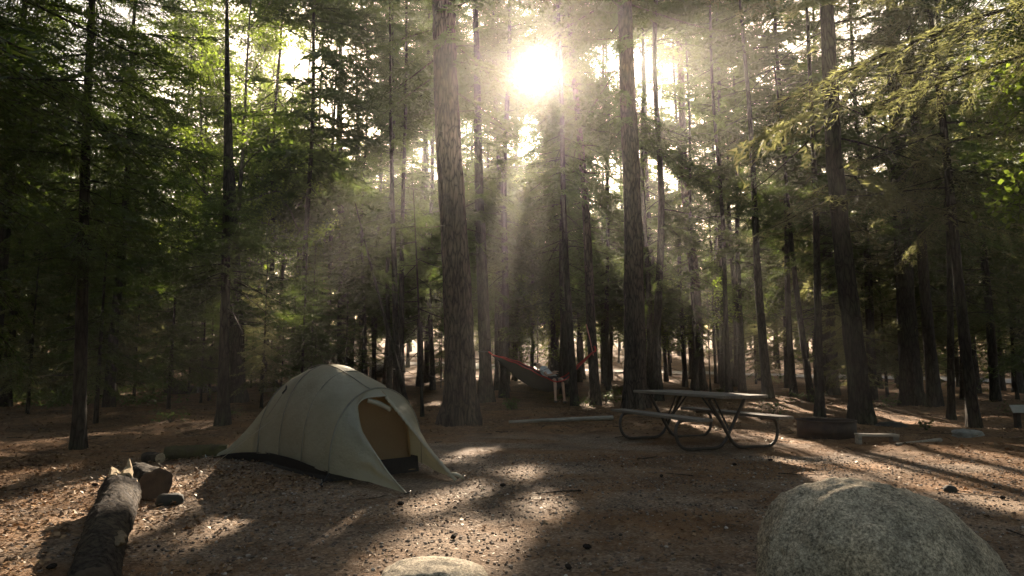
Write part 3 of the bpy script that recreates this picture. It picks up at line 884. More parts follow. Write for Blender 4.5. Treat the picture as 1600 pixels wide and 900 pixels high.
# ------------------------------------------------------------------ tent
from mathutils import noise as mn
FLY = cloth_mat('tent_fly', (0.33, 0.32, 0.235), (0.48, 0.41, 0.23), 0.42)
INNER = cloth_mat('tent_inner', (0.30, 0.22, 0.12), (0.50, 0.32, 0.11), 0.5)
TUB = cloth_mat('tent_floor', (0.02, 0.02, 0.021), (0.01, 0.01, 0.01), 0.1)
SEAM = cloth_mat('tent_seam', (0.22, 0.21, 0.155), (0.1, 0.09, 0.05), 0.2)
TRIM = cloth_mat('tent_trim', (0.42, 0.39, 0.29), (0.3, 0.26, 0.16), 0.3)
BLACK = plain('black_webbing', (0.012, 0.012, 0.012), 0.8)
ALU = plain('aluminium', (0.5, 0.5, 0.5), 0.35, 1.0)
TM = Vector((-1.41, 7.33))
tent = empty('tent', (TM.x, TM.y, hz(TM.x, TM.y)), 'olive tan dome tent on the gravel with its door open to the right', 'tent', rz=math.atan2(-0.748, 0.664))

us = np.array([-2.52, -2.40, -2.2, -1.95, -1.78, -1.45, -1.1, -0.8, -0.55, -0.25, 0.0])
tw = np.array([0.80, 0.78, 0.72, 0.62, 0.56, 0.57, 0.58, 0.58, 0.575, 0.565, 0.55])
tz = np.array([0.10, 0.30, 0.62, 0.90, 1.02, 1.15, 1.19, 1.155, 1.09, 0.995, 0.905])
tb = np.array([0.03, 0.05, 0.09, 0.115, 0.12, 0.15, 0.15, 0.15, 0.13, 0.11, 0.09])
def st(u):
    return [float(np.interp(u, us, a)) for a in (tw, tz, tb)]
NU, NQ = 56, 49
def arch(u, q, wr_=1.0, inset=0.0):
    ww, zt, zb = st(u)
    # soften the linear interpolation
    for du in (-0.12, 0.12):
        a, b, c = st(min(0, max(-2.52, u + du))); ww += a; zt += b; zb += c
    ww, zt, zb = ww / 3 - inset, zt / 3 - inset, zb / 3
    ph = q * PI / 2
    v = ww * math.sin(ph)
    z = zb + (zt - zb) * max(0.0, math.cos(ph)) ** 0.82
    return Vector((u, v, z))
def wrinkle(p, k=1.0):
    return (mn.fractal(p * 3.2, 0.9, 2.1, 4) * 0.018 + mn.noise(p * 9.0) * 0.006 + 0.005 * math.sin(p.x * 30 + 14 * p.z + 3 * mn.noise(p * 2)) * max(0.0, 0.7 - p.z)) * k
V = []; F = []
for i in range(NU + 1):
    u = -2.52 + 2.52 * i / NU
    for j in range(NQ + 1):
        q = -1 + 2 * j / NQ
        p = arch(u, q)
        n_ = Vector((0.0, math.sin(q * PI / 2), math.cos(q * PI / 2)))
        # cloth sags a little between the poles at u = -1.78 and 0
        s = math.sin(PI * min(1, max(0, (u + 1.78) / 1.78))) if u > -1.78 else math.sin(PI * (u + 2.52) / 0.74)
        sag = (0.035 if u > -1.78 else 0.06) * s * abs(math.sin(q * PI / 2)) ** 1.5
        V.append(p + n_ * (wrinkle(p) - sag))
for i in range(NU):
    for j in range(NQ):
        a = i * (NQ + 1) + j
        F.append((a, a + 1, a + NQ + 2, a + NQ + 1))
edge_pts = [(0.15, 0.0, 0.845), (0.05, -0.19, 0.82), (0.025, -0.27, 0.742), (0.05, -0.30, 0.625), (0.30, -0.315, 0.43), (0.60, -0.34, 0.265), (0.82, -0.35, 0.145), (1.12, -0.366, 0.025)]
EC = bez(edge_pts, 10)
flap_pts = [(0.15, 0.0, 0.845), (0.30, 0.13, 0.62), (0.50, 0.29, 0.33), (0.74, 0.47, 0.02)]
FC = bez(flap_pts, 14)
def curve_at(C, t):
    L = [0.0]
    for a, b in zip(C, C[1:]): L.append(L[-1] + (b - a).length)
    s = t * L[-1]
    for i in range(len(C) - 1):
        if s <= L[i + 1] + 1e-9:
            f = (s - L[i]) / max(1e-9, L[i + 1] - L[i]); return C[i].lerp(C[i + 1], f)
    return C[-1]
fly = link('rainfly', None, tent) if False else None
def panel(C, side, nr=20, nq=36, crease=True):
    vs = []; fs = []
    for j in range(nq + 1):
        t = j / nq                       # 0 at the top, 1 at the base
        S0 = arch(0.0, side * t)
        E0 = curve_at(C, t)
        for i in range(nr + 1):
            r_ = i / nr
            p = S0.lerp(E0, r_)
            sag = math.sin(PI * r_) * (0.05 * t)
            p += Vector((0, -side * sag * 0.8, 0))
            if crease:
                ang = math.atan2(p.z - C[-1].z, (p - C[-1]).xy.length + 1e-4)
                d = (p - C[-1]).length
                p += Vector((0, side, 0.3)) * math.sin(ang * 26 + mn.noise(p * 4) * 2) * 0.016 * math.exp(-((d - 0.5) / 0.5) ** 2) * math.sin(PI * min(1, max(0, r_)))
            p += Vector((0, side, 0)) * wrinkle(p, 0.8) * math.sin(PI * r_)
            vs.append(p)
    for j in range(nq):
        for i in range(nr):
            a = j * (nr + 1) + i
            fs.append((a, a + 1, a + nr + 2, a + nr + 1))
    return vs, fs
fm = MB().add(V, F)
fly = fm.build('rainfly', FLY, tent, True)
vs, fs = panel(EC, -1); MB().add(vs, fs).build('vestibule', FLY, tent, True)
vs, fs = panel(FC, 1); MB().add(vs, fs).build('door_flap', FLY, tent, True)
# hems, seams, zip
MB().tube([p + Vector((0, 0, 0)) for p in EC], 0.009, 6).build('zipper', TRIM, tent, True)
roll = MB().tube([p + Vector((0.012, -0.012, -0.012)) for p in FC], [0.022 + 0.016 * math.sin(i * 1.9) ** 2 for i in range(len(FC))], 8, True, 0.6)
roll.build('rolled_flap_edge', TRIM, tent, True)
MB().tube(bez([(0.04, -0.16, 0.80), (0.10, -0.05, 0.76), (0.16, 0.05, 0.70)], 5), 0.028, 7).build('rolled_door', TRIM, tent, True)
for uu, nm in ((0.0, 'front_seam'), (-1.78, 'rear_seam')):
    pts = []
    for k in range(40):
        q = -1 + 2 * k / 39
        p = arch(uu, q); n_ = Vector((0, math.sin(q * PI / 2), math.cos(q * PI / 2)))
        pts.append(p + n_ * 0.004)
    MB().tube(pts, 0.009, 6, True, 1.0).build(nm, SEAM, tent, True)
MB().tube([arch(u, -0.12) + Vector((0, -0.001, 0.006)) for u in np.linspace(-1.5, 0, 30)], 0.006, 5).build('roof_seam', SEAM, tent, True)
for uu in (-1.2, -0.62):
    MB().tube([arch(uu, -1 + 2 * k / 39) + Vector((0, math.sin((-1 + 2 * k / 39) * PI / 2), math.cos((-1 + 2 * k / 39) * PI / 2))) * -0.012 for k in range(40)], 0.006, 5).build('panel_seam', SEAM, tent, True)
for (p_, q_) in (((-2.5, -0.80, 0.04), (-2.9, -1.15, 0.0)), ((-1.38, -0.47, 0.62), (-1.55, -1.25, 0.0))):
    MB().tube([p_, q_], 0.003, 4).build('guy_line', TRIM, tent)
# inner tent wall behind the open door, floor tub
V = []; F = []
for j in range(31):
    q = -1 + j / 15
    for i in range(9):
        f = i / 8
        a = arch(-0.05, q, inset=0.06)
        b = Vector((-0.02, a.y, 0.03))
        p = b.lerp(a, f); p.x -= 0.06 * math.sin(PI * f) + 0.12 * f
        p += Vector((wrinkle(p, 1.0), 0, 0)); V.append(p)
for j in range(30):
    for i in range(8):
        a = j * 9 + i; F.append((a, a + 1, a + 10, a + 9))
MB().add(V, F).build('inner_tent_door', INNER, tent, True)
V = []; F = []
for i in range(25):
    u = -1.95 + 1.83 * i / 24
    for j in range(25):
        q = -1 + j / 12
        V.append(arch(u, q, inset=0.07))
for i in range(24):
    for j in range(24):
        a = i * 25 + j; F.append((a, a + 1, a + 26, a + 25))
MB().add(V, F).build('inner_tent', INNER, tent, True)
foot = [(-1.92, -0.46), (-1.72, -0.53), (-0.9, -0.545), (-0.02, -0.53), (0.0, 0.0), (-0.02, 0.53), (-0.9, 0.545), (-1.72, 0.53), (-1.92, 0.46)]
tv = [(x, y, 0.004) for x, y in foot] + [(x * 0.99 - 0.01, y * 0.98, 0.17) for x, y in foot]
nf = len(foot)
tub = MB().add(tv, [(k, (k + 1) % nf, nf + (k + 1) % nf, nf + k) for k in range(nf)] + [tuple(range(nf - 1, -1, -1))])
tub.build('floor_tub', TUB, tent)
# dark hem band below the rear and near walls
V = []; F = []
for i in range(41):
    u = -2.5 + 2.5 * i / 40
    p = arch(u, -1.0)
    V += [p + Vector((0, 0.004, 0.012)), Vector((p.x, p.y + 0.05, 0.006))]
for i in range(40): F.append((i * 2, i * 2 + 2, i * 2 + 3, i * 2 + 1))
MB().add(V, F).build('hem_skirt', TUB, tent)
def loop_tab(c, r=0.03):
    pts = [Vector(c) + Vector((r * math.cos(t), -0.02 + 0.012 * math.sin(t * 2), r * math.sin(t))) for t in np.linspace(0.1, PI - 0.1, 9)]
    MB().tube(pts, 0.008, 6).build('tie_loop', BLACK, tent, True)
a = arch(0.0, -0.56).lerp(Vector((0.05, -0.31, 0.55)), 0.45); loop_tab((a.x, a.y - 0.03, a.z - 0.05), 0.034)
a = arch(-1.38, -0.52); MB().tube([a + Vector((-0.05, -0.03, -0.05)), a + Vector((0, -0.012, 0.0)), a + Vector((0.03, -0.02, 0.04))], 0.010, 6).build('vent_pull', BLACK, tent, True)
MB().tube([a + Vector((0, -0.012, 0)), a + Vector((-0.25, -0.13, -0.34))], 0.003, 4).build('guy_line', SEAM, tent)
def stake(c, d):
    c = Vector(c); d = Vector(d)
    MB().tube([c + Vector((0, 0, 0.06)), c + Vector((0.0, 0, -0.1)) - d * 0.05], 0.006, 6).build('stake', ALU, tent)
    MB().tube([c + Vector((0, 0, 0.05)), c - d * 0.1 + Vector((0, 0, 0.02))], 0.005, 5).build('stake_loop', BLACK, tent)
stake((1.20, -0.375, 0.0), (0.98, 0, 0)); stake((0.80, 0.53, 0.0), (0.7, 0.5, 0)); stake((-2.62, -0.90, 0.0), (-0.6, -0.6, 0)); stake((0.10, -0.68, 0.0), (0.2, -0.7, 0))
MB().tube([(0.0, -0.54, 0.10), (0.06, -0.62, 0.05), (0.12, -0.70, 0.012), (0.2, -0.72, 0.01)], 0.012, 6, True, 0.5).build('corner_strap', BLACK, tent, True)
MB().tube(bez([(0.68, 0.43, 0.05), (0.73, 0.45, 0.07), (0.77, 0.49, 0.05), (0.76, 0.54, 0.02)], 4), 0.035, 7, True, 0.5).build('flap_tail', TRIM, tent, True)

# ------------------------------------------------------------------ picnic table
PLANK = noisy('weathered_planks', [(0.3, (0.10, 0.085, 0.068)), (0.55, (0.17, 0.145, 0.115)), (0.75, (0.24, 0.205, 0.165))], 5, 0.8, (0.25, 6, 6), 0.35, 0.006, bscale=14)
STEEL = noisy('brown_steel_tube', [(0.35, (0.03, 0.024, 0.019)), (0.7, (0.07, 0.05, 0.036))], 20, 0.5, bstr=0.15, bdist=0.002, spec=0.5)
TC = Vector((2.74, 10.38))
LA = Vector((0.335, -0.942)).normalized()
table = empty('picnic_table', (TC.x, TC.y, hz(TC.x, TC.y)), 'weathered picnic table on bent steel tubes with attached benches', 'picnic table', rz=math.atan2(LA.y, LA.x))
# local x along the table towards the camera, local y across to the right and away
pr = random.Random(3)
def plank(parent, cx, cy, cz, L, wd, th):
    m = MB(); m.box((cx + pr.uniform(-0.008, 0.008), cy, cz + pr.uniform(-0.002, 0.002)), (L + pr.uniform(-0.012, 0.012), wd, th), rz=pr.uniform(-0.002, 0.002))
    m.build('plank', PLANK, parent, False, 0.006)
tt_ = empty('tabletop', (0, 0, 0)); tt_.parent = table
for k in range(5): plank(tt_, 0, (k - 2) * 0.149, 0.735, 2.36, 0.142, 0.04)
for sgn in (-1, 1):
    be = empty('bench', (0, 0, 0)); be.parent = table
    for k in (-0.5, 0.5): plank(be, 0, sgn * 0.66 + k * 0.135, 0.44, 2.36, 0.128, 0.04)
for fx in (-0.78, 0.78):
    fr = empty('leg_frame', (0, 0, 0)); fr.parent = table
    for sgn in (-1, 1):
        dx = 0.026 * sgn
        path = bez([(fx + dx, sgn * 0.54, 0.412), (fx + dx, sgn * 0.72, 0.408), (fx + dx, sgn * 0.80, 0.36), (fx + dx, sgn * 0.825, 0.24), (fx + dx, sgn * 0.78, 0.10), (fx + dx, sgn * 0.66, 0.026),
                    (fx + dx, sgn * 0.40, 0.024), (fx + dx, sgn * 0.17, 0.03), (fx + dx, sgn * 0.05, 0.10), (fx + dx, sgn * -0.05, 0.25), (fx + dx, sgn * -0.20, 0.50), (fx + dx, sgn * -0.315, 0.69)], 6)
        MB().tube(path, 0.023, 10).build('tube_leg', STEEL, fr, True)
        s2 = math.copysign(1, -fx)
        MB().tube([(fx, sgn * 0.02, 0.26), (fx + s2 * 0.46, sgn * 0.10, 0.712)], 0.014, 8).build('brace', STEEL, fr, True)
    MB().box((fx, 0, 0.7075), (0.05, 0.66, 0.012)).build('cross_bar', STEEL, fr)
    for sgn in (-1, 1): MB().box((fx, sgn * 0.66, 0.4135), (0.06, 0.25, 0.010)).build('bench_bracket', STEEL, fr)

# ------------------------------------------------------------------ fire ring, timber, marker post
RUST = noisy('rusty_steel', [(0.3, (0.022, 0.016, 0.013)), (0.6, (0.05, 0.034, 0.024)), (0.78, (0.10, 0.055, 0.03))], 9, 0.75, bstr=0.3, bdist=0.004)
ASH = noisy('ash', [(0.3, (0.03, 0.03, 0.03)), (0.7, (0.16, 0.15, 0.14))], 14, 0.95, bstr=0.8, bdist=0.03)
fx_, fy_ = 5.14, 11.35
fire = empty('fire_ring', (fx_, fy_, hz(fx_, fy_)), 'dark rusty steel fire ring on the ground right of the picnic table', 'fire ring')
def ring(r0, r1, z0, z1, n=48):
    v = []; f = []
    for k in range(n):
        c, s = math.cos(2 * PI * k / n), math.sin(2 * PI * k / n)
        v += [(r1 * c, r1 * s, z0), (r1 * c, r1 * s, z1), (r0 * c, r0 * s, z1), (r0 * c, r0 * s, z0)]
    for k in range(n):
        a, b = k * 4, ((k + 1) % n) * 4
        for q in range(4): f.append((a + q, b + q, b + (q + 1) % 4, a + (q + 1) % 4))
    return MB().add(v, f)
fire.scale = (0.95, 0.95, 0.92)
ring(0.455, 0.47, -0.03, 0.27).build('steel_wall', RUST, fire, True)
ring(0.452, 0.485, 0.27, 0.285).build('rim', RUST, fire)
av = []; af = []
for i in range(8):
    for k in range(24):
        r_ = 0.452 * i / 7; a = k * 2 * PI / 24
        av.append((r_ * math.cos(a), r_ * math.sin(a), 0.06 + 0.05 * mn.noise(Vector((r_ * 6 * math.cos(a), r_ * 6 * math.sin(a), 0))) + 0.03 * (1 - i / 7)))
for i in range(7):
    for k in range(24): af.append((i * 24 + k, i * 24 + (k + 1) % 24, (i + 1) * 24 + (k + 1) % 24, (i + 1) * 24 + k))
MB().add(av, af).build('ash_bed', ASH, fire, True)
g = MB()
GRILL = empty('cooking_grate', (0, 0, 0)); GRILL.parent = fire
for k in range(9): MB().tube([(0.02 + k * 0.045, -0.22 + 0.0, 0.295), (0.02 + k * 0.045, 0.24, 0.295)], 0.006, 6).build('grate_bar', RUST, GRILL)
MB().tube([(0.0, -0.22, 0.295), (0.40, -0.22, 0.295)], 0.008, 6).build('grate_rail', RUST, GRILL)
MB().tube([(0.0, 0.24, 0.295), (0.40, 0.24, 0.295)], 0.008, 6).build('grate_rail', RUST, GRILL)

GREYW = noisy('grey_timber', [(0.3, (0.16, 0.14, 0.11)), (0.7, (0.38, 0.33, 0.26))], 6, 0.85, (0.3, 5, 5), 0.4, 0.006)
tb_ = empty('timber_bench', (5.42, 10.33, hz(5.42, 10.33)), 'short low plank on two blocks just right of the fire ring', 'bench', rz=-0.12)
MB().box((0, 0, 0.135), (0.58, 0.17, 0.035)).build('plank', GREYW, tb_, False, 0.005)
MB().box((-0.26, 0, 0.045), (0.05, 0.15, 0.145)).build('block', GREYW, tb_, False, 0.005)
MB().box((0.24, 0, 0.045), (0.09, 0.15, 0.145)).build('block', PLANK, tb_, False, 0.005)

mx_, my_ = 9.95, 13.65
mk = empty('marker_post', (mx_, my_, hz(mx_, my_)), 'short site marker post carrying a small pale blank panel', 'post', rz=0.1)
MB().box((0, 0.0, 0.10), (0.09, 0.09, 0.48)).build('post', noisy('dark_post', [(0.3, (0.03, 0.024, 0.02)), (0.7, (0.07, 0.055, 0.045))], 10), mk, False, 0.006)
MB().box((0, -0.06, 0.40), (0.33, 0.02, 0.17), M=Matrix.Rotation(-0.5, 3, 'X')).build('panel', noisy('pale_panel', [(0.3, (0.30, 0.29, 0.25)), (0.7, (0.42, 0.41, 0.36))], 10, 0.6), mk, False, 0.004)

# ------------------------------------------------------------------ rocks
GRAN = None
def granite():
    m, n, l, bs = new_mat('granite')
    v = coords(n, l, 'Object')
    a = noise(n, l, 70, 8, 0.8, v); b = noise(n, l, 5, 6, 0.65, v); c = n.new('ShaderNodeTexVoronoi'); c.inputs['Scale'].default_value = 130; l.new(v, c.inputs['Vector'])
    gm_ = noise(n, l, 24, 6, 0.75, v); ga = n.new('ShaderNodeMath'); ga.operation = 'MULTIPLY_ADD'; ga.inputs[1].default_value = 0.25
    l.new(gm_.outputs[0], ga.inputs[0]); gb = n.new('ShaderNodeMath'); gb.operation = 'MULTIPLY'; gb.inputs[1].default_value = 0.75; l.new(a.outputs[0], gb.inputs[0]); l.new(gb.outputs[0], ga.inputs[2])
    c1 = ramp(n, l, ga.outputs[0], [(0.40, (0.10, 0.088, 0.068)), (0.5, (0.36, 0.32, 0.25)), (0.60, (0.70, 0.63, 0.50))])
    mx = n.new('ShaderNodeMix'); mx.data_type = 'RGBA'; mx.blend_type = 'MULTIPLY'; mx.inputs[0].default_value = 0.85
    l.new(c1, mx.inputs[6]); l.new(ramp(n, l, b.outputs[0], [(0.34, (0.5, 0.48, 0.42)), (0.48, (0.9, 0.86, 0.77)), (0.64, (1.25, 1.17, 1.03))]), mx.inputs[7])
    m2 = n.new('ShaderNodeMix'); m2.data_type = 'RGBA'; m2.blend_type = 'MULTIPLY'; m2.inputs[0].default_value = 0.55
    l.new(mx.outputs[2], m2.inputs[6]); l.new(ramp(n, l, c.outputs['Color'], [(0.0, (0.35, 0.35, 0.35)), (0.4, (1, 1, 1)), (1.0, (1.25, 1.2, 1.15))]), m2.inputs[7])
    li = noise(n, l, 11, 5, 0.6, v, 0.6)
    m3 = n.new('ShaderNodeMix'); m3.data_type = 'RGBA'
    l.new(ramp(n, l, li.outputs[0], [(0.58, (0, 0, 0)), (0.68, (0.35, 0.35, 0.35))]), m3.inputs[0]); l.new(m2.outputs[2], m3.inputs[6]); m3.inputs[7].default_value = (0.14, 0.135, 0.095, 1)
    l.new(m3.outputs[2], bs.inputs['Base Color']); bs.inputs['Roughness'].default_value = 0.9; bs.inputs['Specular IOR Level'].default_value = 0.25
    bump(n, l, a.outputs[0], 0.8, 0.012, bs)
    return m
GRAN = granite()
DARKR = noisy('dark_rock', [(0.3, (0.018, 0.018, 0.016)), (0.6, (0.05, 0.05, 0.04)), (0.8, (0.06, 0.09, 0.03))], 5, 0.9, bstr=0.6, bdist=0.02)
GREYR = noisy('grey_rock', [(0.3, (0.14, 0.135, 0.12)), (0.7, (0.36, 0.35, 0.31))], 8, 0.9, bstr=0.6, bdist=0.02)
def rock(name, loc, rad, label, cat='rock', mat=None, seed=0, sub=4, amp=0.12, shear=0.0, power=2.3, group=None, rz=0.0, freq=1.3, dent=None):
    bm = bmesh.new(); bmesh.ops.create_icosphere(bm, subdivisions=sub, radius=1.0)
    off = Vector((seed * 3.7, seed * 1.3, seed * 5.1))
    for v in bm.verts:
        p = v.co.copy()
        k = (abs(p.x) ** power + abs(p.y) ** power + abs(p.z) ** power) ** (-1 / power)
        p = p * k
        d = amp * mn.fractal(p * freq + off, 1.0, 2.0, 3) - amp * 0.5 * max(0.0, mn.noise(p * 2.6 + off * 2)) ** 1.0 + amp * 0.10 * mn.fractal(p * 22 + off, 0.7, 2.0, 3) + amp * 0.16 * mn.fractal(p * 7 + off, 0.8, 2.0, 4) 
        if dent: d -= dent[3] * math.exp(-((p - Vector(dent[:3])).length / 0.33) ** 2)
        p = p * (1 + d)
        v.co = Vector((p.x * rad[0] + shear * p.z * rad[2], p.y * rad[1], p.z * rad[2]))
    for f in bm.faces: f.smooth = True
    me = bpy.data.meshes.new(name); bm.to_mesh(me); bm.free()
    me.materials.append(mat or GRAN)
    o = link(name, me); o.location = loc; o.rotation_euler = (0, 0, rz)
    return tag(o, label, cat, group)
rock('boulder', (1.91, 3.60, -0.02), (0.62, 0.46, 0.57), 'large rounded granite boulder in the lower right corner', 'boulder', seed=2, sub=6, amp=0.10, shear=-0.26, power=2.15, freq=1.1, dent=(-0.62, -0.82, 0.12, 0.24))
rock('boulder', (-0.42, 3.86, -0.03), (0.31, 0.24, 0.13), 'pale granite boulder top just breaking the gravel at the bottom edge', 'boulder', seed=5, sub=5, amp=0.10)
x, y = gp(1513, 682); rock('rock', (x, y, hz(x, y) + 0.02), (0.22, 0.16, 0.09), 'flat pale grey rock lying before the slanting trunk at the right', mat=GREYR, seed=7, amp=0.25, power=4)
x, y = gp(1392, 668); rock('rock', (x, y, hz(x, y) - 0.02), (0.32, 0.22, 0.14), 'low mossy rock beside the foot of the stout trunk behind the fire ring', mat=DARKR, seed=8)
x, y = gp(595, 589); rock('boulder', (x, y, hz(x, y) + 0.3), (0.75, 0.6, 0.55), 'grey boulder far back in the gap behind the tent door', 'boulder', mat=GREYR, seed=9)
for k, (px, s) in enumerate(((296, 0.26), (317, 0.28), (333, 0.24))):
    x, y = gp(px, 613)
    rock('rock', (x, y, hz(x, y) + 0.08), (s * 1.1, s, s * 0.85), ('dark mossy rock right against the old stump at the left', 'dark rock with a pale top, middle of the three beside the old stump', 'dark mossy rock farthest right of the old stump')[k], mat=DARKR if k != 1 else GREYR, seed=11 + k, sub=3, group='rocks beside the old stump')
x, y = gp(265, 789); rock('stone', (x, y, hz(x, y) + 0.03), (0.10, 0.07, 0.06), 'small dark angular stone right of the foreground log', 'stone', DARKR, 15, 3, 0.2, power=6, rz=0.4)
x, y = gp(1485, 769); rock('stone', (x, y, hz(x, y) + 0.02), (0.055, 0.05, 0.045), 'small dark round stone on the sunlit ground behind the large boulder', 'stone', DARKR, 16, 3, 0.15)

# ------------------------------------------------------------------ logs
LOGB = bark_mat('log_bark', (0.016, 0.012, 0.009), (0.058, 0.045, 0.033))
WOOD = noisy('broken_wood', [(0.3, (0.24, 0.18, 0.10)), (0.55, (0.40, 0.31, 0.19)), (0.75, (0.52, 0.42, 0.28))], 9, 0.9, (4, 4, 4), 0.6, 0.02)
BARE = noisy('bare_wood', [(0.3, (0.10, 0.075, 0.045)), (0.7, (0.22, 0.165, 0.10))], 9, 0.9, (4, 4, 4), 0.6, 0.02)
ENDW = noisy('cut_wood', [(0.3, (0.035, 0.026, 0.019)), (0.6, (0.08, 0.058, 0.04)), (0.8, (0.12, 0.085, 0.055))], 10, 0.9, bstr=0.4)
MOSSB = noisy('mossy_bark', [(0.3, (0.03, 0.024, 0.014)), (0.52, (0.055, 0.05, 0.018)), (0.75, (0.10, 0.095, 0.028))], 6, 0.95, bstr=0.7, bdist=0.02)
DEADW = noisy('bleached_wood', [(0.3, (0.15, 0.13, 0.10)), (0.7, (0.40, 0.35, 0.28))], 8, 0.9, (0.4, 6, 6))
def log(a, b, ra, rb, label, mat, name='fallen_log', cat='log', seed=0, n=14, rings=36, knots=0, ends=(ENDW, ENDW), bow=0.0, group=None, rough=0.05):
    a = Vector(a); b = Vector(b); r = random.Random(seed)
    mid = (a + b) / 2
    e = empty(name, (mid.x, mid.y, hz(mid.x, mid.y)), label, cat, group)
    o0 = Vector(e.location)
    d = (b - a).normalized(); s = d.cross(Vector((0, 0, 1))).normalized(); t = s.cross(d)
    vs = []; fs = []
    for i in range(rings + 1):
        f = i / rings; c = a.lerp(b, f) - o0 + s * bow * math.sin(PI * f) + t * 0.15 * bow * math.sin(3 * f)
        rr_ = ra + (rb - ra) * f
        for k in range(n):
            th = 2 * PI * k / n
            q = rr_ * (1 + rough * r.gauss(0, 1) * 0.6 + 0.15 * mn.fractal(Vector((math.cos(th) * 1.3, math.sin(th) * 1.3, f * (b - a).length * 2.2 + seed)), 1, 2, 3)
                       + 0.11 * abs(mn.noise(Vector((math.cos(th) * 4.5, math.sin(th) * 4.5, f * (b - a).length * 5 + seed)))) + 0.05 * mn.noise(Vector((math.cos(th) * 11, math.sin(th) * 11, f * (b - a).length * 16))))
            vs.append(c + (s * math.cos(th) + t * math.sin(th)) * q)
    for i in range(rings):
        for k in range(n): fs.append((i * n + k, i * n + (k + 1) % n, (i + 1) * n + (k + 1) % n, (i + 1) * n + k))
    MB().add(vs, fs).build('bark', mat, e, True)
    for (cc, off, nm, sg) in ((a, 0, 'cut_end', -1), (b, rings * n, 'cut_end', 1)):
        rv_ = [vs[off + k] for k in range(n)]
        c = sum(rv_, Vector()) / n
        rin = [c + (p - c) * 0.82 + d * sg * 0.004 for p in rv_]
        fv = rv_ + rin + [c - d * sg * 0.01]
        ff = [(k, (k + 1) % n, n + (k + 1) % n, n + k) for k in range(n)] + [(n + k, n + (k + 1) % n, 2 * n) for k in range(n)]
        MB().add(fv, ff).build(nm, ends[0] if off == 0 else ends[1], e)
    for k in range(knots):
        f = r.uniform(0.1, 0.9); th = r.uniform(0.2, 2.6); rr_ = ra + (rb - ra) * f
        c = a.lerp(b, f) - o0; dirn = s * math.cos(th) + t * math.sin(th)
        L = r.uniform(0.03, 0.12)
        MB().tube([c + dirn * rr_ * 0.8, c + dirn * (rr_ + L) + d * 0.03], [0.03, 0.018], 7).build('branch_stub', WOOD if k % 2 else mat, e, True)
    return e, o0, d, s, t
A0, B0 = Vector((-1.96, 3.30, 0.115)), Vector((-3.14, 5.62, 0.155))
e, o0, d, s, t = log(A0, B0, 0.105, 0.140, 'thick barked log in the lower left corner pointing away, with a pale broken far end', LOGB, seed=4, n=48, rings=150, knots=0)
r = random.Random(9)
bv = MB()
for k in range(26):                      # torn splinters of pale wood
    th = 2 * PI * k / 15 + r.uniform(-.2, .2); q = r.uniform(0.02, 0.135)
    c = B0 - o0 + (s * math.cos(th) + t * math.sin(th)) * q
    L = r.uniform(0.05, 0.15); wd_ = r.uniform(0.016, 0.04)
    tip = c + d * L + t * (0.05 + 0.08 * r.random()) * (1 if math.sin(th) > -0.3 else 0.1) + s * r.uniform(-.03, .03)
    bv.tube([c - d * 0.10, c + d * 0.02 + t * 0.02, c.lerp(tip, 0.6), tip], [wd_ * 1.2, wd_ * 1.25, wd_ * 0.85, wd_ * 0.2], 6)
bv.build('broken_end', WOOD, e, False)
vs = []
for k in range(9):
    th = 0.75 + 0.12 * math.sin(k * 2.4); f = 0.18 + 0.016 * k
    vs.append(A0.lerp(B0, f) - o0 + (s * math.cos(th) + t * math.sin(th)) * 0.118)
MB().tube(vs, [0.008, 0.02, 0.028, 0.034, 0.036, 0.034, 0.03, 0.02, 0.008], 8, True, 0.5).build('bare_patch', BARE, e, True)
x, y = -3.26, 6.25
log((x - 0.16, y + 0.12, hz(x, y) + 0.14), (x + 0.14, y - 0.12, hz(x, y) + 0.135), 0.145, 0.14, 'short round log section lying at the far end of the foreground log', LOGB, 'log_section', 'log', 6, 32, 24)
p, q = gp(228, 722), gp(250, 724)
log((p[0], p[1], hz(*p) + 0.06), (q[0], q[1], hz(*q) + 0.06), 0.07, 0.065, 'small dark log piece beyond the round log section', LOGB, 'log_piece', 'log', 7, 10, 10, ends=(WOOD, WOOD))
p, q = gp(258, 720), gp(350, 716)
log((p[0], p[1], hz(*p) + 0.08), (q[0], q[1] + 0.1, hz(*q) + 0.08), 0.09, 0.075, 'green mossy log touching the left corner of the tent', MOSSB, seed=8, n=22, rings=50, ends=(WOOD, WOOD))
p, q = gp(795, 662), gp(958, 657)
log((p[0], p[1], hz(*p) + 0.03), (q[0], q[1], hz(*q) + 0.05), 0.03, 0.05, 'pale bleached pole lying on the ground between hammock and picnic table', DEADW, 'fallen_pole', 'log', 9, 8, 30, ends=(WOOD, WOOD), bow=0.10)
p, q = gp(384, 605), gp(440, 604)
log((p[0], p[1], hz(*p) + 0.12), (q[0], q[1], hz(*q) + 0.12), 0.11, 0.10, 'brown log lying far back left of the tent peak, upper of two', DEADW, seed=10, n=9, rings=12, group='logs far back left of the tent')
p, q = gp(408, 613), gp(440, 612)
log((p[0], p[1], hz(*p) + 0.10), (q[0], q[1], hz(*q) + 0.10), 0.08, 0.08, 'shorter pale log lying far back left of the tent peak, lower of two', DEADW, seed=11, n=9, rings=10, group='logs far back left of the tent')
p, q = gp(1400, 697), gp(1470, 690)
log((p[0], p[1], hz(*p) + 0.02), (q[0], q[1], hz(*q) + 0.02), 0.02, 0.03, 'thin grey stick on the ground right of the low plank bench', DEADW, 'fallen_stick', 'stick', 12, 7, 10)
x, y = gp(277, 614)
e = empty('tree_stump', (x, y, hz(x, y)), 'old dark tree stump with a pale cut top at the left behind the green plants', 'stump')
P = np.stack([np.zeros(7), np.zeros(7), np.linspace(0, 0.5, 7)], 1)
V, Fs = trunk_geo(P, 0.30, 1.6, 5, 18, 0.5, 0.05)
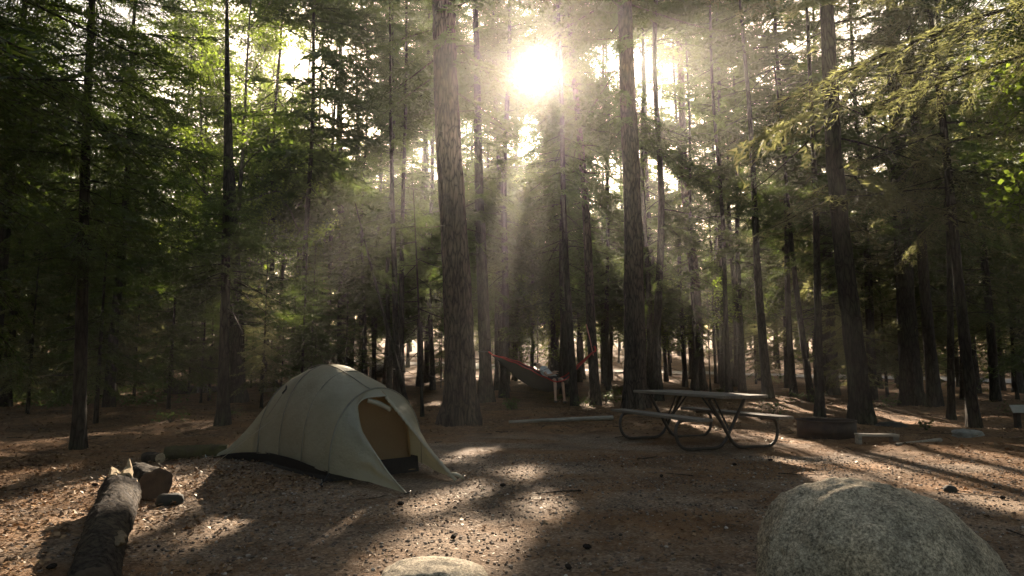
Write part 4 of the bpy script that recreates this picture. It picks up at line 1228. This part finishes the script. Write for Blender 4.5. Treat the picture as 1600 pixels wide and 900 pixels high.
link('bark', mesh_np('bark', V, Fs, LOGB, smooth=True), e)
MB().add([(0.27 * math.cos(k * PI / 10), 0.27 * math.sin(k * PI / 10), 0.50 + 0.02 * math.sin(k)) for k in range(20)], [tuple(range(20))]).build('cut_top', WOOD, e)

# ------------------------------------------------------------------ hammock and person
HAM = cloth_mat('hammock_cloth', (0.028, 0.033, 0.034), (0.03, 0.035, 0.032), 0.3)
RED = cloth_mat('red_webbing', (0.50, 0.035, 0.03), (0.35, 0.03, 0.02), 0.3)
RED_LIT = cloth_mat('sunlit_red_webbing', (0.62, 0.25, 0.20), (0.4, 0.15, 0.1), 0.3)  # red webbing lightened: sunlight on the strap tail put into its colour
def trunk_at(bx, by, top, z):
    x, y = gp(bx, by); lx, ly = lean_for(bx, by, *top)
    return Vector((x + lx * z, y, z + hz(x, y))), hz(x, y)
LT, _ = trunk_at(760, 628, (748, 200), 1.62)
RT, _ = trunk_at(931, 632, (905, 250), 1.72)
HX = [-0.62, 0.10, 0.50, 0.90, 1.24, 1.52, 1.86, 2.46]      # the near edge from the left knot to the right one
HZ = [1.50, 1.24, 1.05, 0.84, 0.69, 0.66, 1.00, 1.62]
HD = [0.02, 0.42, 0.52, 0.46, 0.32, 0.15, 0.06, 0.02]       # how deep the cloth hangs under its edge
HW = [0.02, 0.20, 0.30, 0.36, 0.36, 0.24, 0.12, 0.02]
YL, YR = LT.y - 0.35, RT.y - 0.25
e0 = Vector((HX[0], YL, HZ[0])); e1 = Vector((HX[-1], YR, HZ[-1]))
ham = empty('hammock', (0.8, (YL + YR) / 2, hz(0.8, 20.0)), 'dark hammock with red edges strung between two trunks', 'hammock')
ho = Vector(ham.location)
def smooth_interp(x, A):
    return sum(float(np.interp(x + dx, HX, A)) for dx in (-0.12, -0.06, 0, 0.06, 0.12)) / 5
def hpt(sx, tx):
    x = HX[0] + (HX[-1] - HX[0]) * sx
    zr, dp, wd = smooth_interp(x, HZ), smooth_interp(x, HD), smooth_interp(x, HW)
    y = YL + (YR - YL) * sx + tx * wd
    z = zr - dp * (1 - abs(tx) ** 1.9) + 0.012 * math.sin(sx * 43 + tx * 9) * (dp > 0.1)
    if tx > 0: z += 0.10 * tx * math.sin(PI * sx)
    return Vector((x, y, z)) - ho
V = []; F = []
for i in range(49):
    for j in range(17): V.append(hpt(i / 48, -1 + j / 8))
for i in range(48):
    for j in range(16):
        a = i * 17 + j; F.append((a, a + 1, a + 18, a + 17))
MB().add(V, F).build('hammock_cloth', HAM, ham, True)
for tx in (-1, 1): MB().tube([hpt(i / 48, tx) + Vector((0, 0, 0.012)) for i in range(49)], 0.034, 6, True, 0.6).build('edge_band', RED, ham, True)
for en, tc, rt_ in ((e0, LT, 0.205), (e1, RT, 0.165)):
    dv = (en - tc); dv.z = 0; dv.normalize()
    MB().tube([en - ho, tc + dv * rt_ - ho], 0.036, 6, True, 0.5).build('strap', RED, ham, True)
    pts = [tc + Vector((rt_ * math.cos(k * PI / 12), rt_ * math.sin(k * PI / 12), 0)) - ho for k in range(25)]
    MB().tube(pts, 0.03, 6, False, 0.6).build('tree_loop', HAM, ham, True)
sx_ = RT.x - 0.02
MB().tube([Vector((sx_ - 0.16, RT.y - 0.20, 2.38)) - ho, Vector((sx_ - 0.06, RT.y - 0.22, 1.95)) - ho, Vector((sx_ + 0.04, RT.y - 0.20, 1.45)) - ho], 0.045, 6, True, 0.4).build('strap_tail', RED_LIT, ham, True)

SKIN = noisy('skin', [(0.3, (0.42, 0.25, 0.17)), (0.7, (0.52, 0.33, 0.24))], 6, 0.55, bstr=0.05)
SHIRT = cloth_mat('white_shirt', (0.82, 0.82, 0.80), (0.5, 0.5, 0.48), 0.3)
SHORTS = cloth_mat('dark_shorts', (0.05, 0.045, 0.05), (0.02, 0.02, 0.02), 0.2)
HAIR = noisy('brown_hair', [(0.3, (0.03, 0.018, 0.01)), (0.7, (0.09, 0.055, 0.03))], 30, 0.6, (1, 1, 4))
SHOE = plain('shoe', (0.10, 0.08, 0.06))
per = empty('person', (1.3, 19.5, hz(1.3, 19.5)), 'person in a white shirt lying in the hammock, bare legs hanging over its side', 'person')
po = Vector(per.location)
def skin_obj(name, verts, edges, radii, mat, root=0, sub=2, parent=per):
    me = bpy.data.meshes.new(name); me.from_pydata([Vector(v) - po for v in verts], edges, []); me.update()
    me.materials.append(mat)
    o = link(name, me, parent)
    sk = o.modifiers.new('skin', 'SKIN'); sk.use_smooth_shade = True
    for i, r_ in enumerate(radii):
        me.skin_vertices[0].data[i].radius = (r_, r_) if not isinstance(r_, tuple) else r_
        me.skin_vertices[0].data[i].use_root = (i == root)
    ss = o.modifiers.new('sub', 'SUBSURF'); ss.levels = ss.render_levels = sub
    return o
J = dict(pel=(1.32, 19.86, 0.74), bel=(1.20, 19.93, 0.80), che=(1.06, 20.0, 0.93), nec=(0.95, 20.04, 1.02), hed=(0.87, 20.05, 1.07), top=(0.80, 20.05, 1.13),
         hl=(1.30, 19.76, 0.72), kl=(1.34, 19.42, 0.74), al=(1.37, 19.38, 0.28), fl=(1.38, 19.36, 0.20), tl=(1.39, 19.20, 0.16),
         hr=(1.40, 19.80, 0.72), kr=(1.58, 19.44, 0.78), ar=(1.66, 19.38, 0.24), fr=(1.67, 19.36, 0.16), tr=(1.70, 19.20, 0.13),
         sl=(1.00, 19.86, 0.98), el=(1.12, 19.70, 0.88), wl=(1.30, 19.66, 0.92), sr=(1.06, 20.16, 1.0), er=(1.25, 20.22, 0.94), wr=(1.38, 20.05, 0.98))
DY = (YL + YR) / 2 - 19.95
J = {k: (v[0] - 0.06, v[1] + DY, v[2] - 0.01 + (0.09 if k in ('che', 'nec', 'hed', 'top', 'sl', 'sr') else 0)) for k, v in J.items()}
J.update(kr=(1.50, 19.40 + DY, .76), ar=(1.55, 19.36 + DY, .22), fr=(1.555, 19.34 + DY, .14), tr=(1.58, 19.2 + DY, .11), al=(1.29, 19.38 + DY, .24), fl=(1.29, 19.36 + DY, .16), tl=(1.30, 19.2 + DY, .12))
keys = list(J); ix = {k: i for i, k in enumerate(keys)}
E = [('pel', 'bel'), ('bel', 'che'), ('che', 'nec'), ('nec', 'hed'), ('hed', 'top'), ('pel', 'hl'), ('hl', 'kl'), ('kl', 'al'), ('al', 'fl'), ('fl', 'tl'), ('pel', 'hr'), ('hr', 'kr'), ('kr', 'ar'), ('ar', 'fr'), ('fr', 'tr'),
     ('che', 'sl'), ('sl', 'el'), ('el', 'wl'), ('che', 'sr'), ('sr', 'er'), ('er', 'wr')]
RD = dict(pel=.14, bel=.125, che=.135, nec=.055, hed=.095, top=.075, hl=.085, kl=.056, al=.038, fl=.042, tl=.03, hr=.085, kr=.056, ar=.038, fr=.042, tr=.03, sl=.06, el=.04, wl=.028, sr=.06, er=.04, wr=.028)
vb = [J[k] for k in keys]; eb = [(ix[a], ix[b]) for a, b in E]; rb_ = [RD[k] for k in keys]
for hand in ('wl', 'wr'):
    w0 = Vector(J[hand]); el_ = Vector(J['el' if hand == 'wl' else 'er'])
    dr = (w0 - el_).normalized(); sd = dr.cross(Vector((0, 0, 1))).normalized()
    vb.append(tuple(w0 + dr * 0.07)); rb_.append(.03); eb.append((ix[hand], len(vb) - 1)); palm = len(vb) - 1
    for k, (o_, L) in enumerate(((-.03, .06), (-.011, .075), (.011, .072), (.03, .055))):
        p1 = w0 + dr * (0.09 + L * .45) + sd * o_; p2 = w0 + dr * (0.09 + L) + sd * o_ * 1.1 + Vector((0, 0, -.02))
        vb += [tuple(p1), tuple(p2)]; rb_ += [.010, .008]; eb += [(palm, len(vb) - 2), (len(vb) - 2, len(vb) - 1)]
    vb.append(tuple(w0 + dr * 0.05 + sd * 0.055)); rb_.append(.010); eb.append((ix[hand], len(vb) - 1))
skin_obj('body', vb, eb, rb_, SKIN)
skin_obj('shirt', [J[k] for k in ('bel', 'che', 'nec', 'sl', 'sr')] + [tuple(Vector(J['sl']).lerp(Vector(J['el']), .6)), tuple(Vector(J['sr']).lerp(Vector(J['er']), .6)), tuple(Vector(J['pel']).lerp(Vector(J['bel']), .4))],
         [(0, 1), (1, 2), (1, 3), (1, 4), (3, 5), (4, 6), (7, 0)], [.15, .162, .07, .08, .08, .06, .06, .155], SHIRT, 0)
skin_obj('shorts', [J['pel'], J['hl'], J['hr'], tuple(Vector(J['hl']).lerp(Vector(J['kl']), .7)), tuple(Vector(J['hr']).lerp(Vector(J['kr']), .7))], [(0, 1), (0, 2), (1, 3), (2, 4)], [.15, .10, .10, .085, .085], SHORTS, 0)
skin_obj('hair', [(J['hed'][0] - .03, J['hed'][1] + .01, J['hed'][2] + .06), (J['top'][0] - .025, J['top'][1] + .01, J['top'][2] + .01), (J['top'][0] - .03, J['top'][1] + .02, J['top'][2] - .07)], [(0, 1), (1, 2)], [.07, .075, .07], HAIR, 0)
for k, (a, b) in enumerate((('fl', 'tl'), ('fr', 'tr'))):
    f0, f1 = Vector(J[a]), Vector(J[b])
    skin_obj('shoe', [tuple(f0 + Vector((0, .05, -.05))), tuple(f0 + Vector((0, 0, -.045))), tuple(f1 + Vector((0, -.04, -.02)))], [(0, 1), (1, 2)], [.045, .05, .04], SHOE, 1)
HC = Vector(J['hed'])
nose = HC + Vector((0.015, -0.10, 0.03))
MB().tube([nose - po, nose + Vector((0.004, -0.03, 0.0)) - po], [0.016, 0.010], 6).build('nose', SKIN, per, True)
for dx in (-0.028, 0.03):
    MB().tube([(HC + Vector((dx - .01, -0.088, 0.055))) - po, (HC + Vector((dx - .01, -0.098, 0.057))) - po], [0.010, 0.007], 6).build('eye', HAIR, per, True)
MB().tube([(HC + Vector((.025, -0.093, -0.015))) - po, (HC + Vector((.055, -0.088, -0.01))) - po], 0.006, 5).build('mouth', plain('lips', (0.35, 0.13, 0.11)), per, True)

# ------------------------------------------------------------------ ground litter
g = np.random.default_rng(77)
def spots(n, ylo, yhi, wfun, xr=0.80):
    out = []
    c = 0
    while c < n:
        y = np.sqrt(g.uniform(ylo ** 2, yhi ** 2, n)); x = g.uniform(-1, 1, n) * (xr * y + 0.6)
        ok = g.uniform(0, 1, n) < wfun(x, y)
        out.append(np.stack([x[ok], y[ok]], 1)); c += ok.sum()
    return np.concatenate(out)[:n]
def not_in_tent(x, y):
    dx, dy = x - TM.x, y - TM.y
    u = dx * 0.664 - dy * 0.748; v = dx * 0.748 + dy * 0.664
    return ~((u > -2.5) & (u < 0.9) & (np.abs(v) < 0.58))
ICO_V = []
bm = bmesh.new(); bmesh.ops.create_icosphere(bm, subdivisions=1, radius=1.0)
ICO_V = np.array([v.co[:] for v in bm.verts]); ICO_F = np.array([[v.index for v in f.verts] for f in bm.faces]); bm.free()

def pebbles(n, ylo, yhi, smin, smax, name, mat):
    P = spots(n, ylo, yhi, lambda x, y: (0.04 + clearing(x, y)) * not_in_tent(x, y) * (0.35 + vnoise(x * 1.1, y * 1.6, 9)))
    s = smin * (smax / smin) ** (g.uniform(0, 1, n) ** 2.2)
    z = height(P[:, 0], P[:, 1])
    V = ICO_V[None] * (1 + g.normal(0, 0.16, (n, len(ICO_V), 1)))
    V = V * np.stack([g.uniform(0.7, 1.3, n), g.uniform(0.7, 1.3, n), g.uniform(0.45, 0.85, n)], 1)[:, None, :]
    a = g.uniform(0, 6.28, n); c, sn = np.cos(a)[:, None], np.sin(a)[:, None]
    V = np.stack([V[..., 0] * c - V[..., 1] * sn, V[..., 0] * sn + V[..., 1] * c, V[..., 2]], -1) * s[:, None, None]
    V += np.stack([P[:, 0], P[:, 1], z + s * 0.25], 1)[:, None, :]
    F = (ICO_F[None] + (np.arange(n) * len(ICO_V))[:, None, None]).reshape(-1, 3)
    tag(link(name, mesh_np(name, V.reshape(-1, 3), F, mat, smooth=False, attr={'tint': np.repeat(g.uniform(0, 1, n), len(ICO_F))})), kind='stuff')
def tint_mat(name, stops, rough=0.9):
    m, n, l, bs = new_mat(name)
    at = n.new('ShaderNodeAttribute'); at.attribute_name = 'tint'
    l.new(ramp(n, l, at.outputs['Fac'], stops), bs.inputs['Base Color'])
    bs.inputs['Roughness'].default_value = rough; bs.inputs['Specular IOR Level'].default_value = 0.25
    return m
PEB = tint_mat('pebbles', [(0.0, (0.07, 0.054, 0.042)), (0.4, (0.13, 0.10, 0.077)), (0.75, (0.21, 0.168, 0.13)), (0.93, (0.31, 0.26, 0.21)), (1.0, (0.5, 0.45, 0.38))])
pebbles(20000, 2.9, 9.0, 0.004, 0.016, 'gravel', PEB)

def litter(n, ylo, yhi, wfun, L, W, name, mat, lift=0.012, curl=0.25, xr=0.85):
    P = spots(n, ylo, yhi, wfun, xr)
    z = height(P[:, 0], P[:, 1]) + g.uniform(0.004, lift, n)
    a = g.uniform(0, 6.28, n); l_ = L * g.uniform(0.6, 1.3, n); w_ = W * g.uniform(0.6, 1.3, n)
    d = np.stack([np.cos(a), np.sin(a), g.normal(0, 0.22, n)], 1); s = np.stack([-np.sin(a), np.cos(a), g.normal(0, 0.35, n)], 1)
    c = np.stack([P[:, 0], P[:, 1], z], 1)
    up = np.array([0, 0, 1.0])
    cu = (curl * l_ * g.uniform(-0.3, 1, n))[:, None] * up
    V = np.stack([c - d * l_[:, None] / 2 + cu, c - s * w_[:, None] / 2, c + d * l_[:, None] / 2 + cu, c + s * w_[:, None] / 2], 1).reshape(-1, 3)
    V[:, 2] = np.maximum(V[:, 2], np.repeat(z, 4) - 0.004)
    F = np.arange(4 * n).reshape(-1, 4)
    F3 = np.concatenate([F[:, [0, 1, 3]], F[:, [1, 2, 3]]])
    t_ = np.clip(g.beta(1.6, 2.2, n), 0, 1)
    tag(link(name, mesh_np(name, V, F3, mat, attr={'tint': np.concatenate([t_, t_])})), kind='stuff')
litter(22000, 2.9, 24, lambda x, y: np.clip(1.0 - 0.90 * clearing(x, y) + 0.25 * sstep(-1, -3, x), 0.04, 1), 0.062, 0.040, 'fallen_leaves', LITTER, 0.022, 0.3)
litter(5000, 2.9, 9, lambda x, y: np.clip(sstep(-1.0, -3.2, x), 0.03, 1) * not_in_tent(x, y), 0.055, 0.034, 'leaf_scatter', LITTER, 0.03, 0.35)
litter(46000, 2.9, 11, lambda x, y: (0.15 + sstep(0.42, 0.6, fbm(x * 0.8, y * 1.5, 5, 41) + 0.07 * sstep(1, 3, x))) * not_in_tent(x, y) * 0.85, 0.060, 0.006, 'needle_litter', DUFF, 0.010, 0.05)

# pine cones and twigs
CONE = tint_mat('pine_cone', [(0.0, (0.02, 0.014, 0.01)), (1.0, (0.08, 0.05, 0.03))])
def cone_mesh():
    v = []; f = []
    for i in range(7):
        zc = -0.5 + i / 6; rc = 0.42 * math.sqrt(max(0.03, 1 - (zc * 1.7) ** 2)) 
        for k in range(8):
            a = (k + 0.5 * (i % 2)) * PI / 4
            rad = rc * (1.15 if k % 2 == i % 2 else 0.8)
            v.append((zc * 0.07, rad * 0.045 * math.cos(a), rad * 0.045 * math.sin(a) + 0.014))
    for i in range(6):
        for k in range(8): f.append((i * 8 + k, i * 8 + (k + 1) % 8, (i + 1) * 8 + (k + 1) % 8, (i + 1) * 8 + k))
    f += [tuple(range(7, -1, -1)), tuple(48 + k for k in range(8))]
    return MB().add(v, f).mesh('pine_cone', CONE)
cm = cone_mesh()
cones = spots(16, 3.2, 9.5, lambda x, y: clearing(x, y) * not_in_tent(x, y), 0.7)
for x, y in cones:
    o = link('pine_cone', cm, None, (x, y, hz(x, y) + 0.006)); o.rotation_euler = (0, 0, g.uniform(0, 6.28)); o.scale = (0.8,) * 3
    tag(o, 'small dark pine cone lying on the open gravel', 'pine cone', 'pine cones scattered on the gravel')

# ------------------------------------------------------------------ low green plants
def leafy(n, pts, hmin, hmax, leaf, name, spread):
    k = g.integers(0, len(pts), n); P = pts[k] + g.normal(0, spread, (n, 2))
    z = height(P[:, 0], P[:, 1]) + g.uniform(hmin, hmax, n)
    c = np.stack([P[:, 0], P[:, 1], z], 1)
    a = g.uniform(0, 6.28, n); d = np.stack([np.cos(a), np.sin(a), g.normal(-0.1, 0.3, n)], 1); s = np.stack([-np.sin(a), np.cos(a), g.normal(0, 0.3, n)], 1)
    l_ = leaf * g.uniform(0.6, 1.3, (n, 1))
    V = np.stack([c, c + d * l_ * 0.45 - s * l_ * 0.3, c + d * l_, c + d * l_ * 0.45 + s * l_ * 0.3], 1)
    return V.reshape(-1, 3), np.arange(4 * n).reshape(-1, 4), np.clip(g.normal(0.5, 0.25, n), 0, 1)
gpnts = np.array([gp(px, py) for px, py in zip(g.uniform(-60, 275, 70), g.uniform(606, 636, 70))])
V, F, t_ = leafy(9000, gpnts, 0.02, 0.32, 0.11, 'undergrowth', 0.45)
tag(link('undergrowth', mesh_np('undergrowth', V, F, PLANT, attr={'tint': t_})), kind='stuff')
def plant(px, py, label, sz, n=220, leaf=0.09):
    x, y = gp(px, py)
    e = empty('green_plant', (x, y, hz(x, y)), label, 'plant')
    st_ = MB()
    C = []
    for k in range(9):
        a = g.uniform(0, 6.28); L = sz * g.uniform(0.6, 1.2); b = Vector((math.cos(a) * L * 0.6, math.sin(a) * L * 0.6, L * g.uniform(0.5, 1)))
        st_.tube([(0, 0, -0.02), b * 0.5 + Vector((0, 0, L * 0.12)), b], [0.006, 0.004, 0.002], 4)
        C.append(b)
    st_.build('stem', BARK3, e)
    C = np.array([c[:] for c in C]); kk = g.integers(0, 9, n); f = g.uniform(0.3, 1.05, (n, 1)); c = C[kk] * f + g.normal(0, sz * 0.12, (n, 3)); c[:, 2] = np.maximum(c[:, 2], 0.02)
    a = g.uniform(0, 6.28, n); d = np.stack([np.cos(a), np.sin(a), g.normal(-0.1, 0.3, n)], 1); s = np.stack([-np.sin(a), np.cos(a), g.normal(0, 0.3, n)], 1); l_ = leaf * g.uniform(0.6, 1.3, (n, 1))
    V = np.stack([c, c + d * l_ * 0.45 - s * l_ * 0.3, c + d * l_, c + d * l_ * 0.45 + s * l_ * 0.3], 1).reshape(-1, 3)
    link('leaves', mesh_np('leaves', V, np.arange(4 * n).reshape(-1, 4), PLANT, attr={'tint': np.clip(g.normal(0.6, 0.2, n), 0, 1)}), e)
plant(242, 606, 'yellow green bush just left of the old stump', 0.6, 260, 0.12)
plant(800, 640, 'low bright green plant under the left half of the hammock', 0.35)
plant(1447, 672, 'small yellow green plant in front of the thick upright dark trunk at the right', 0.22, 120, 0.07)
plant(1228, 600, 'leafy green shrub by the lane behind the right end of the picnic table', 0.9, 300, 0.16)

# twigs lying about
tw_ = MB()
T_ = spots(90, 3.0, 13, lambda x, y: not_in_tent(x, y) * (0.3 + 0.7 * (1 - clearing(x, y))))
for x, y in T_:
    a = g.uniform(0, 6.28); L = g.uniform(0.12, 0.5); r0 = g.uniform(0.003, 0.008)
    pts = [Vector((x + math.cos(a + q * 0.25) * L * (q - 0.5), y + math.sin(a + q * 0.25) * L * (q - 0.5), 0)) for q in (0, 0.35, 0.7, 1)]
    for p_ in pts: p_.z = hz(p_.x, p_.y) + r0 + 0.004
    tw_.tube(pts, [r0, r0, r0 * 0.8, r0 * 0.5], 5)
tag(tw_.build('twig_litter', LOGB), kind='stuff')
fl_ = spots(150, 12.5, 30, lambda x, y: (1 - clearing(x, y)) * (np.abs(x - 0.2) > 0.3), 0.7)
first = None
for k, (x, y) in enumerate(fl_[:26]):
    e = empty('forest_plant', (x, y, hz(x, y)), 'low green leafy plant growing on the open forest floor', 'plant', 'low green plants on the forest floor', g.uniform(0, 6.28))
    sc_ = g.uniform(0.6, 1.3); e.scale = (sc_,) * 3
    if first is None:
        C = g.normal(0, 1, (170, 3)) * np.array([0.17, 0.17, 0.07]) + np.array([0, 0, 0.17]); C[:, 2] = np.maximum(C[:, 2], 0.03)
        a = g.uniform(0, 6.28, 170); d_ = np.stack([np.cos(a), np.sin(a), g.normal(-0.1, 0.3, 170)], 1); s_ = np.stack([-np.sin(a), np.cos(a), g.normal(0, 0.3, 170)], 1); l_ = 0.075 * g.uniform(0.6, 1.3, (170, 1))
        V = np.stack([C, C + d_ * l_ * 0.45 - s_ * l_ * 0.3, C + d_ * l_, C + d_ * l_ * 0.45 + s_ * l_ * 0.3], 1).reshape(-1, 3)
        st_ = MB()
        for q in range(7): st_.tube([(0, 0, -0.02), (0.08 * math.cos(q), 0.08 * math.sin(q), 0.12), (0.18 * math.cos(q), 0.18 * math.sin(q), 0.2)], [0.005, 0.004, 0.002], 4)
        first = (mesh_np('leaves', V, np.arange(680).reshape(-1, 4), PLANT, attr={'tint': np.clip(g.normal(0.6, 0.2, 170), 0, 1)}), st_.mesh('stem', BARK3))
    link('leaves', first[0], e); link('stem', first[1], e)
#PART3
# ------------------------------------------------------------------ haze
HB = (-145, 145, -28, 205, -1.6, 40.0)
hm = bpy.data.materials.new('haze'); hm.use_nodes = True
hn = hm.node_tree.nodes; hn.remove(hn['Principled BSDF'])
pv = hn.new('ShaderNodeVolumePrincipled')
pv.inputs['Color'].default_value = (1.0, 0.965, 0.92, 1)
pv.inputs['Density'].default_value = HAZE_DENSITY
pv.inputs['Anisotropy'].default_value = HAZE_ANISO
hm.node_tree.links.new(pv.outputs[0], hn['Material Output'].inputs['Volume'])
hb = MB().box(((HB[0] + HB[1]) / 2, (HB[2] + HB[3]) / 2, (HB[4] + HB[5]) / 2), (HB[1] - HB[0], HB[3] - HB[2], HB[5] - HB[4]))
tag(hb.build('haze', hm), kind='stuff')
